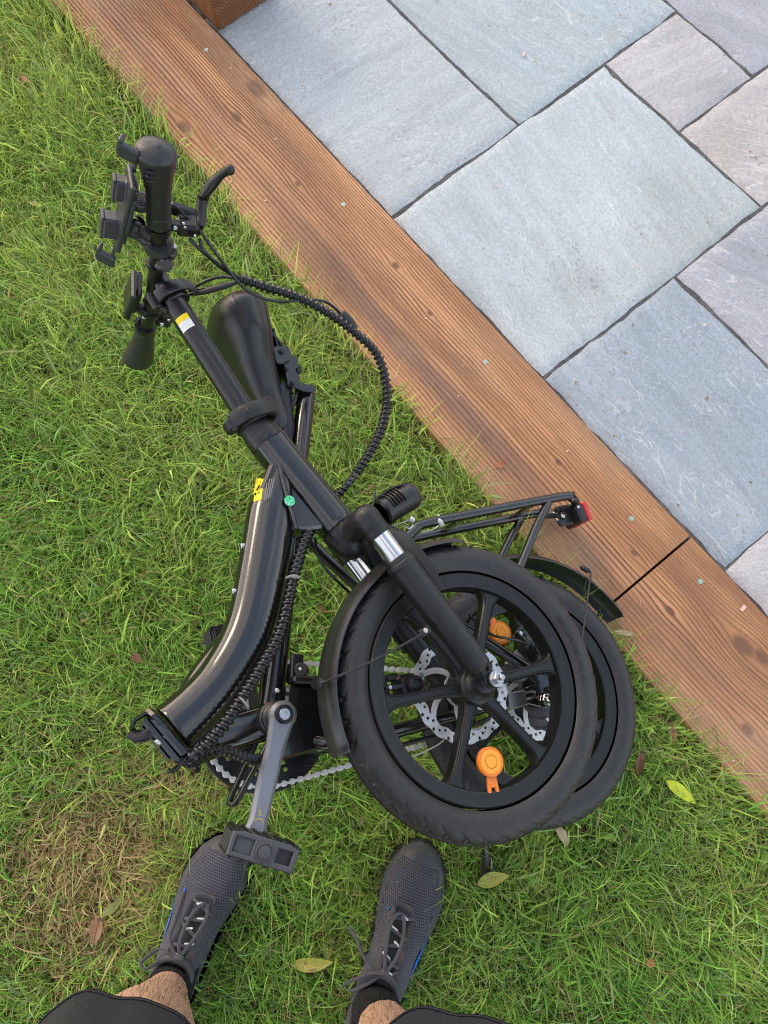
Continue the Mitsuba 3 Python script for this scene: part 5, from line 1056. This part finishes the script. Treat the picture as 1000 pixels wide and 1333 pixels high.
    grid(np.linspace(.002, .16, 20), np.linspace(.03 * pi, .97 * pi, 30), .0015, 'heel_counter', 'shoe_overlay')
    grid(np.linspace(.37, .655, 24), np.linspace(.405 * pi, .595 * pi, 10), .0010, 'tongue', 'shoe_lining')
    eye = [(t, .385) for t in np.linspace(.36, .64, 12)] + [(.675, .42), (.688, .5), (.675, .58)] + [(t, .615) for t in np.linspace(.64, .36, 12)]
    ep = up(np.array([e[0] for e in eye]), np.array([e[1] for e in eye]) * pi, .0012)
    pp(n_ + '__eyestay', tube(ep, .0022, 12, .005, r2=.0072, ref=ez * .15 + ey * .4 + d * .5), 'shoe_overlay', 35)
    for i, t in enumerate(np.linspace(.40, .635, 5)):
        w = np.linspace(.375, .625, 11); off = .0045 + .003 * np.sin(np.linspace(0, pi, 11)); tt_ = t + .02 * np.linspace(-1, 1, 11) * (1 if i % 2 else -1)
        pp(n_ + '__lace', tube(up(tt_, w * pi, off), .0011, 8, .003, r2=.0030, ref=d), 'lace', True)
        w2 = np.linspace(.49 if i % 2 else .435, .575 if i % 2 else .50, 5); t2 = t + .012 + .008 * np.linspace(-1, 1, 5)
        pp(n_ + '__lace_stripe', tube(up(t2, w2 * pi, np.full(5, .0082)), .0009, 6, .003, r2=.0021, ref=d), 'lace_white', True)
    def freelace(tp, name='bow'):
        q = np.array([up(np.array([t]), np.array([f * pi]), o)[0] + ez * dz for t, f, o, dz in tp]); pp(n_ + '__' + name, tube(q, .0013, 10, .003, r2=.0031, ref=ez * .3 + ey), 'lace', True)
    kx = (.405, .50)
    freelace([(.405, .5, .008, 0), (.47, .455, .012, .004), (.56, .44, .010, .003), (.635, .47, .010, .003), (.655, .52, .010, .003), (.60, .565, .011, .003), (.50, .55, .012, .004), (.42, .51, .010, 0)], 'bow')
    freelace([(.400, .5, .010, 0), (.405, .40, .012, .003), (.39, .30, .014, .006), (.34, .24, .022, .008), (.30, .25, .028, .004), (.30, .31, .022, .004), (.36, .40, .012, .002), (.40, .48, .009, 0)] if side > 0 else
             [(.400, .5, .010, 0), (.385, .60, .012, .003), (.34, .70, .020, .008), (.28, .78, .026, .008), (.245, .80, .026, .0), (.26, .72, .020, .004), (.34, .60, .012, .002), (.40, .52, .009, 0)], 'bow_loop')
    freelace([(.402, .49, .010, 0), (.45, .36, .010, .001), (.52, .31, .007, .001), (.60, .27, .005, .0), (.655, .25, .004, 0)] if side > 0 else
             [(.402, .51, .010, 0), (.40, .62, .012, .004), (.42, .76, .018, .006), (.46, .86, .030, .004), (.49, .90, .046, .006)], 'lace_end')
    ag = [(.655, .25, .004, 0), (.675, .245, .004, 0)] if side > 0 else [(.66, .64, .005, 0), (.645, .66, .005, 0)]
    q = np.array([up(np.array([t]), np.array([f * pi]), o)[0] for t, f, o, z in ag]); pp(n_ + '__lace_tip', tube(q, .0018, 8, 0), 'tick_blue')
    pp(n_ + '__lace_knot', hull_chain([(tuple(up(np.array([.40]), np.array([.485 * pi]), .008)[0]), .0052), (tuple(up(np.array([.405]), np.array([.515 * pi]), .008)[0]), .0058)], .003, 3), 'lace', True)
    t = np.linspace(.40, .60, 14); a0 = np.interp(t, [.40, .50, .60], [.145, .105, .10]); 
    top = up(t, (a0 + np.interp(t, [.40, .47, .60], [.012, .05, .004])) * pi, .0022); bot = up(t, a0 * pi, .0022); V = np.vstack([top, bot]); k = len(t); i = np.arange(k - 1)
    mm = tm(V, np.vstack([np.stack([i, i + 1, i + k + 1], 1), np.stack([i, i + k + 1, i + k], 1)])); mm = mm if mm.face_normals.mean(0) @ ey > 0 else tm(V, mm.faces[:, ::-1]); pp(n_ + '__tick_mark', mm, 'tick_blue', True)
    # padded collar and tongue top round the ankle
    col = [P(.055, 0, .098), P(.07, .024, .098), P(.15, .031, .093), P(.25, .030, .092), P(.33, .026, .100), P(.385, .012, .116), P(.395, -.006, .118), P(.375, -.022, .112), P(.32, -.029, .100), P(.24, -.030, .092), P(.15, -.030, .093), P(.07, -.024, .098)]
    pp(n_ + '__collar', tube(col, .0065, 12, .006, closed=True, caps=False), 'shoe_overlay', True)
    return P
PL = shoe(1, (-0.3169, -0.2305, 0.035), (-0.4103, -0.4845, 0.035))
PR = shoe(-1, (0.0301, -0.2437, 0.035), (-0.0879, -0.5435, 0.035))
ANK_L, ANK_R = PL(.21, -.002, .085), PR(.21, .002, .085)
KN_L, KN_R = np.array((-0.3292, -0.4064, 0.5)), np.array((0.0175, -0.4558, 0.5))
HIP_L, HIP_R = np.array([-.235, -.47, .90]), np.array([-.035, -.47, .90])
MIDH = (HIP_L + HIP_R) / 2
def leg_nodes(a, k, h, P):
    s = k - a
    return [(tuple(P(.30, 0, .060)), .026), (tuple(a), .034), (tuple(a + s * .18), .036), (tuple(a + s * .48 + np.array([0, -.010, 0])), .058), (tuple(a + s * .70 + np.array([0, -.012, 0])), .072), (tuple(k), .068), (tuple(k * .6 + h * .4), .070), (tuple(h), .086)]
chest = np.array([MIDH[0], MIDH[1] - .01, 1.28]); neck = np.array([MIDH[0], MIDH[1] + .02, 1.47]); head = np.array([MIDH[0] + .01, MIDH[1] + .075, 1.605])
def arm_nodes(s):
    sh = np.array([MIDH[0] + s * .185, MIDH[1] - .005, 1.385]); el = np.array([MIDH[0] + s * .27, MIDH[1] + .06, 1.13]); wr = np.array([s * .085 - .02, -.125, 1.44])
    return sh, el, wr
nodes = [leg_nodes(ANK_L, KN_L, HIP_L, PL), leg_nodes(ANK_R, KN_R, HIP_R, PR), [(tuple(HIP_L), .09), (tuple(HIP_R), .09)], [(tuple(MIDH), .11), (tuple(chest - (0, 0, .18)), .108), (tuple(chest), .125), (tuple(chest + (0, 0, .09)), .10), (tuple(neck), .055), (tuple(head - (0, .01, .05)), .062)],
         [(tuple(head + (0, .02, -.045)), .058), (tuple(head + (0, 0, .02)), .082), (tuple(head + (0, -.02, .03)), .085)], [(tuple(head + (0, .085, -.025)), .014), (tuple(head + (0, .072, .012)), .010)], [(tuple(head + (.082, -.005, -.015)), .016), (tuple(head + (.084, -.008, .015)), .014)], [(tuple(head + (-.082, -.005, -.015)), .016), (tuple(head + (-.084, -.008, .015)), .014)]]
for s in (1, -1):
    sh, el, wr = arm_nodes(s); nodes.append([(tuple(chest + (0, 0, .08)), .07), (tuple(sh), .058), (tuple(sh * .5 + el * .5), .047), (tuple(el), .040), (tuple(el * .45 + wr * .55), .038), (tuple(wr), .026)])
    pm = wr + np.array([-s * .012, .055, .012]); nodes.append([(tuple(wr), .026), (tuple(pm), .027)])
    for j in range(4):
        b = pm + np.array([-s * .010 + .0 * j, .012, .022 - .017 * j]); nodes.append([(tuple(wr * .3 + pm * .7), .016), (tuple(b), .0095), (tuple(b + (-s * .022, .020 - .003 * j, .0)), .0088), (tuple(b + (-s * .042, .018 - .004 * j, .004)), .0078)])
    nodes.append([(tuple(wr * .6 + pm * .4), .016), (tuple(pm + (-s * .012, -.012, .034)), .011), (tuple(pm + (-s * .034, .008, .044)), .0095)])
body = hull_chain(nodes, .011, 8)
pp('body', body, 'skin', True)
# leg hair on the visible shins
def hairs():
    r = np.random.default_rng(8); v, f = trimesh.sample.sample_surface(body, 24000, seed=8); n = body.face_normals[f]; ms = []
    ok = (v[:, 2] > .13) & (v[:, 2] < .55); v, n = v[ok], n[ok]; k = len(v); L = r.uniform(.008, .019, k)[:, None]; dn_ = np.array([0, 0, -1.0]); tdir = dn_ - n * (n @ dn_)[:, None] + r.normal(0, .45, (k, 3)); tdir /= np.linalg.norm(tdir, axis=1)[:, None]
    e = v + n * L * .45 + tdir * L * .8; w = np.cross(tdir, n) * .00017; mid = v + n * L * .3 + tdir * L * .35
    V = np.stack([v + w, v - w, mid + w * .8, mid - w * .8, e], 1); F = np.array([(0, 1, 3), (0, 3, 2), (2, 3, 4)]); return tm(V.reshape(-1, 3), (np.arange(k)[:, None, None] * 5 + F).reshape(-1, 3))
pp('leg_hair', hairs(), 'hair', False, kind='stuff')
for P, a, k in ((PL, ANK_L, KN_L), (PR, ANK_R, KN_R)):
    s = k - a
    pp('ankle_sock', hull_chain([(tuple(P(.36, 0, .050)), .030), (tuple(a), .0385), (tuple(a + s * (.11 if P is PL else .23)), .0385)], .005, 5), 'sock_knit', True)
# shorts: loose legs that hang clear of the knees, hems open
HEM = [(np.array((-0.315, -0.4236, 0.55)), HIP_L), (np.array((0.053, -0.4353, 0.55)), HIP_R)]
def short_leg(c, h):
    n, rings = 72, []; top = h + np.array([0, 0, .02])
    th = np.linspace(0, 2 * np.pi, n, endpoint=False)
    prof = [(0, .122), (.02, .1235), (.05, .1225), (.3, .124), (.7, .126), (1, .128)]
    V = []
    for lay in (0, 1):
        for t, r in prof:
            q = c * (1 - t) + top * t; rr = r * (1 + (.045 * np.sin(3 * th + 1) + .028 * np.sin(7 * th) + .012 * np.sin(13 * th + 2)) * (1 - t)) - .004 * lay
            V.append(q + np.stack([rr * np.cos(th), rr * .95 * np.sin(th), .008 * np.sin(2 * th) * (1 - t)], -1))
    m = len(prof); idx = np.arange(2 * m * n).reshape(2, m, n); F = []
    for lay in (0, 1):
        I = idx[lay]; j0, j1 = I[:-1], np.roll(I[:-1], -1, 1); k0, k1 = I[1:], np.roll(I[1:], -1, 1); f = np.vstack([np.stack([j0, j1, k1], -1).reshape(-1, 3), np.stack([j0, k1, k0], -1).reshape(-1, 3)]); F.append(f if lay == 0 else f[:, ::-1])
    a, b = idx[0, 0], idx[1, 0]; F += [np.stack([a, b, np.roll(b, -1)], 1), np.stack([a, np.roll(b, -1), np.roll(a, -1)], 1)]
    return tm(np.vstack(V), np.vstack(F))
for c, h in HEM:
    pp('shorts__leg', short_leg(c, h), 'shorts_cloth', True)
    th = np.linspace(0, 2 * np.pi, 60, endpoint=False); rr = .1245 * (1 + .044 * np.sin(3 * th + 1) + .0275 * np.sin(7 * th) + .0118 * np.sin(13 * th + 2))
    q = c * .975 + (h + np.array([0, 0, .02])) * .025
    pp('shorts__hem_seam', tube(q + np.stack([rr * np.cos(th), rr * .95 * np.sin(th), .008 * np.sin(2 * th)], -1), .0011, 6, .01, closed=True, caps=False), 'shorts_cloth', True)
pp('shorts__seat', hull_chain([[(tuple(HIP_L + (0, 0, -.02)), .128), (tuple(HIP_R + (0, 0, -.02)), .128)], [(tuple(MIDH), .135), (tuple(MIDH + (0, 0, .11)), .125)]], .015, 6), 'shorts_cloth', True)
sn = [[(tuple(MIDH + (0, 0, .07)), .135), (tuple(chest), .140), (tuple(chest + (0, 0, .10)), .105), (tuple(neck - (0, 0, .04)), .065)]]
for s in (1, -1):
    sh, el, wr = arm_nodes(s); sn.append([(tuple(chest + (0, 0, .085)), .085), (tuple(sh), .070), (tuple(sh * .45 + el * .55), .062)])
pp('shirt', hull_chain(sn, .015, 6), 'shirt_cloth', True)
pp('hair', hull_chain([(tuple(head + (0, -.012, .045)), .086), (tuple(head + (0, -.045, .01)), .072), (tuple(head + (0, -.05, -.04)), .058)], .012, 6), 'hair', True)
scene['eye_white'] = plain((.75, .74, .72), .2); scene['lip'] = plain((.38, .15, .12), .5)
for s in (1, -1): pp('eye', trimesh.creation.icosphere(2, .012).apply_translation(head + np.array([s * .031, .068, .008])), 'eye_white', True)
pp('mouth', hull_chain([(tuple(head + (-.022, .074, -.062)), .006), (tuple(head + (.022, .074, -.062)), .006)], .004, 3), 'lip', True)

# ------------------------------------------------------------------ fallen leaves and litter
def leaf_mesh(L, W, curl, twist, seed, z_up=.3):
    r = np.random.default_rng(seed); n, m = 15, 7; t = np.linspace(0, 1, n); V = []
    for lay in (0, 1):
        for x in t:
            hw = W / 2 * np.sin(np.pi * np.clip(x * .96 + .03, 0, 1)**.85)**.9; a = curl * (x - .5)
            for j in np.linspace(-1, 1, m):
                y = hw * j; z = .35 * W * z_up * abs(j)**1.3 * np.sin(np.pi * x) + L * .22 * curl * (x - .5)**2 - .0004 * lay; tw = twist * (x - .5)
                V.append(((x - .5) * L + .003 * math.sin(6 * x) * 0, y * math.cos(tw) - z * math.sin(tw) + .06 * L * math.sin(2.6 * x + seed), y * math.sin(tw) + z * math.cos(tw)))
    V = np.array(V); idx = np.arange(n * m).reshape(n, m); q = lambda I: np.vstack([np.stack([I[:-1, :-1], I[1:, :-1], I[1:, 1:]], -1).reshape(-1, 3), np.stack([I[:-1, :-1], I[1:, 1:], I[:-1, 1:]], -1).reshape(-1, 3)])
    ring = np.r_[idx[:, 0], idx[-1, 1:], idx[-2::-1, -1], idx[0, -2:0:-1]]; nx = np.roll(ring, -1); k = n * m
    blade = tm(V, np.vstack([q(idx), q(idx + k)[:, ::-1], np.stack([ring, ring + k, nx + k], 1), np.stack([ring, nx + k, nx], 1)]))
    mid = [V[idx[i, m // 2]] + np.array([0, 0, .0006]) for i in range(0, n, 2)]; stem = [mid[0] + np.array([-L * .14, .004, .002]), mid[0]]
    rib = tube(np.array(stem + mid[1:]), [.0007, .0006, .0002], 6, .004)
    return blade, rib
LEAFS = {}
def leaf_mat(key, a, b, spot):
    def c(p, n, uv):
        v = mix(a, b, smoothstep(.3, .7, fbm(p.x * 45, p.y * 45, p.z * 45))); return mix(v, mi.Color3f(spot), smoothstep(.68, .8, noise(p.x * 110, p.y * 110, p.z * 110)) * .8)
    scene[key] = plain(proc(c), .5, .4, two=True)
leaf_mat('leaf_lime', (.58, .70, .03), (.64, .72, .06), (.30, .30, .08)); leaf_mat('leaf_yellow', (.36, .33, .05), (.22, .30, .05), (.18, .10, .04)); leaf_mat('leaf_brown', (.20, .095, .045), (.11, .055, .035), (.06, .03, .02)); leaf_mat('leaf_tan', (.36, .21, .10), (.27, .145, .07), (.15, .08, .04))
leaf_mat('leaf_pale', (.56, .45, .29), (.44, .33, .20), (.28, .19, .11)); leaf_mat('leaf_red', (.45, .16, .07), (.36, .11, .06), (.2, .08, .05)); leaf_mat('leaf_rib', (.48, .46, .20), (.40, .36, .16), (.3, .2, .1)); leaf_mat('leaf_olive', (.22, .26, .05), (.30, .30, .08), (.16, .12, .05))
def leaf(p, q, W, mat, label, curl=.5, twist=0, group=None, roll=0.0, lift=0.0):
    p, q = np.array(p), np.array(q); x = unit(q - p); up = np.array([0, 0, 1.0]); y = unit(np.cross(up, x)); z = np.cross(x, y); y, z = y * math.cos(roll) + z * math.sin(roll), z * math.cos(roll) - y * math.sin(roll)
    bl, rib = leaf_mesh(np.linalg.norm(q - p), W, curl, twist, len(LEAFS) + 1); f = lambda m: tm((p + q) / 2 + np.array([0, 0, lift]) + m.vertices @ np.stack([x, y, z]), m.faces)
    k = 'fallen_leaf'; n = 0
    while k in labels: n += 1; k = f'fallen_leaf_{n:03d}'
    tag(k, label, 'leaf', group); LEAFS[k] = 1
    put(k + '__blade', f(bl), mat, True); put(k + '__midrib', f(rib), 'leaf_rib' if 'yellow' in mat or 'olive' in mat else mat, True)
leaf((0.4525, -0.1434, 0.045), (0.4998, -0.1758, 0.05), .021, 'leaf_lime', 'bright lime green leaf with a grey spot, on the grass right of the wheels', .5, .2, roll=.25)
leaf((0.4061, -0.089, 0.062), (0.4058, -0.1441, 0.052), .016, 'leaf_brown', 'curled dark brown leaf standing in the grass, left of the lime green leaf', 1.2, 2.2, roll=.8)
leaf((-0.2063, -0.4392, 0.045), (-0.1344, -0.4283, 0.055), .022, 'leaf_yellow', 'olive yellow leaf in the grass between the two shoes', .5, .2, roll=-.35)
leaf((-0.5417, -0.3678, 0.048), (-0.5554, -0.4147, 0.04), .024, 'leaf_tan', 'flat tan brown leaf lying on the bare brown patch of lawn', .15, 0)
leaf((-0.5428, -0.3624, 0.05), (-0.4979, -0.3365, 0.06), .016, 'leaf_olive', 'folded olive green leaf touching the tan leaf on the bare patch', .6, .5, roll=.5)
leaf((0.1127, -0.3057, 0.062), (0.1685, -0.2949, 0.06), .026, 'leaf_yellow', 'yellow and brown leaf under the rubber foot of the kickstand', .5, .6, roll=.3)
leaf((0.2496, -0.2124, 0.058), (0.2718, -0.2471, 0.05), .015, 'leaf_pale', 'pale dry leaf poking out from under the lower tyre', .4, .2, lift=.004)
leaf((0.3832, 0.1204, 0.046), (0.4216, 0.1185, 0.05), .010, 'leaf_pale', 'straw coloured pointed leaf on the timber just right of the rear mudguard tip', .2, .3, lift=.003)
leaf((0.4705, -0.0459, 0.055), (0.475, -0.0768, 0.045), .013, 'leaf_tan', 'brown leaf tucked against the lower timber edge, above the lime green leaf', .9, .9, roll=.5)
leaf((0.1726, 0.4474, 0.046), (0.1927, 0.4568, 0.046), .012, 'leaf_red', 'small orange red leaf scrap on the timber above the luggage rack', .9, 1.0, lift=.003)
leaf((0.3934, -0.4248, 0.048), (0.4072, -0.4345, 0.046), .013, 'leaf_red', 'small orange leaf scrap deep in the grass at lower right', .8, .9, lift=.002)
leaf((-0.8452, 1.081, 0.05), (-0.8118, 1.0643, 0.05), .012, 'leaf_yellow', 'small yellow leaf on the grass left of the handlebar', .4, .3)
leaf((-0.5288, 0.0826, 0.048), (-0.5039, 0.0655, 0.048), .014, 'leaf_brown', 'small reddish brown leaf in the grass left of the hinge', .7, .8)
leaf((-0.2148, 0.2206, 0.045), (-0.2093, 0.1863, 0.035), .007, 'leaf_yellow', 'narrow yellow leaf hanging beside the spiral wrapped cable', .5, .5, roll=.4)
leaf((-0.1769, 0.1734, 0.03), (-0.1574, 0.163, 0.03), .012, 'leaf_tan', 'small tan leaf scrap in the grass beside the front mudguard', .6, .8)
leaf((-0.9035, 1.4256, 0.05), (-0.8847, 1.4074, 0.05), .010, 'leaf_red', 'tiny reddish leaf scrap on the grass in the upper left corner', .6, .6)
leaf((-0.692, 1.4511, 0.048), (-0.6767, 1.4349, 0.046), .010, 'leaf_tan', 'tiny tan leaf scrap at the timber edge near the upper left corner', .6, .6)
def litter(name, n, region, z, seed, mats, label, cat_):
    r = np.random.default_rng(seed); groups = {m: [] for m in mats}
    for _ in range(n):
        s, q = r.uniform(*region[0]), r.uniform(*region[1]); c = at_board(s, q, z); m = mats[r.integers(len(mats))]; a = r.uniform(0, 6.28); L = r.lognormal(math.log(.0035), .45); x = np.array([math.cos(a), math.sin(a), 0])
        if r.random() < .45:
            P = [c - x * L, c + np.array([-x[1], x[0], 0]) * r.normal(0, .4) * L, c + x * L]; groups[m].append(tube(P, .00035, 5, .0015, bevel=0))
        else: groups[m].append(rbox(c, (L, L * r.uniform(.4, .9), .0008), x, np.cross([0, 0, 1.0], x), .0002))
    allm = [g for m in mats for g in groups[m]]
    put(name, cat(*allm), mats[0], False, label, cat_, kind='stuff')
litter('slab_litter', 150, ((-1.05 * HS, .45 * HS), (.445 * HS, 1.2 * HS)), PZ + .0042, 21, ['leaf_tan'], 'tiny brown specks and bits of dry stalk scattered over the slabs', 'litter')
litter('pale_petals', 45, ((-1.0 * HS, .45 * HS), (.445 * HS, 1.0 * HS)), PZ + .0042, 22, ['petal'], 'tiny pale pink petals scattered over the slabs', 'petals')
litter('timber_litter', 34, ((-1.0 * hs, .40 * hs), (.27 * hs, .43 * hs)), SZ + .0010, 23, ['petal'], 'tiny pale bits of dry grass and petal on the timber sleepers', 'litter')
scene['petal'] = plain((.72, .50, .46), .6)
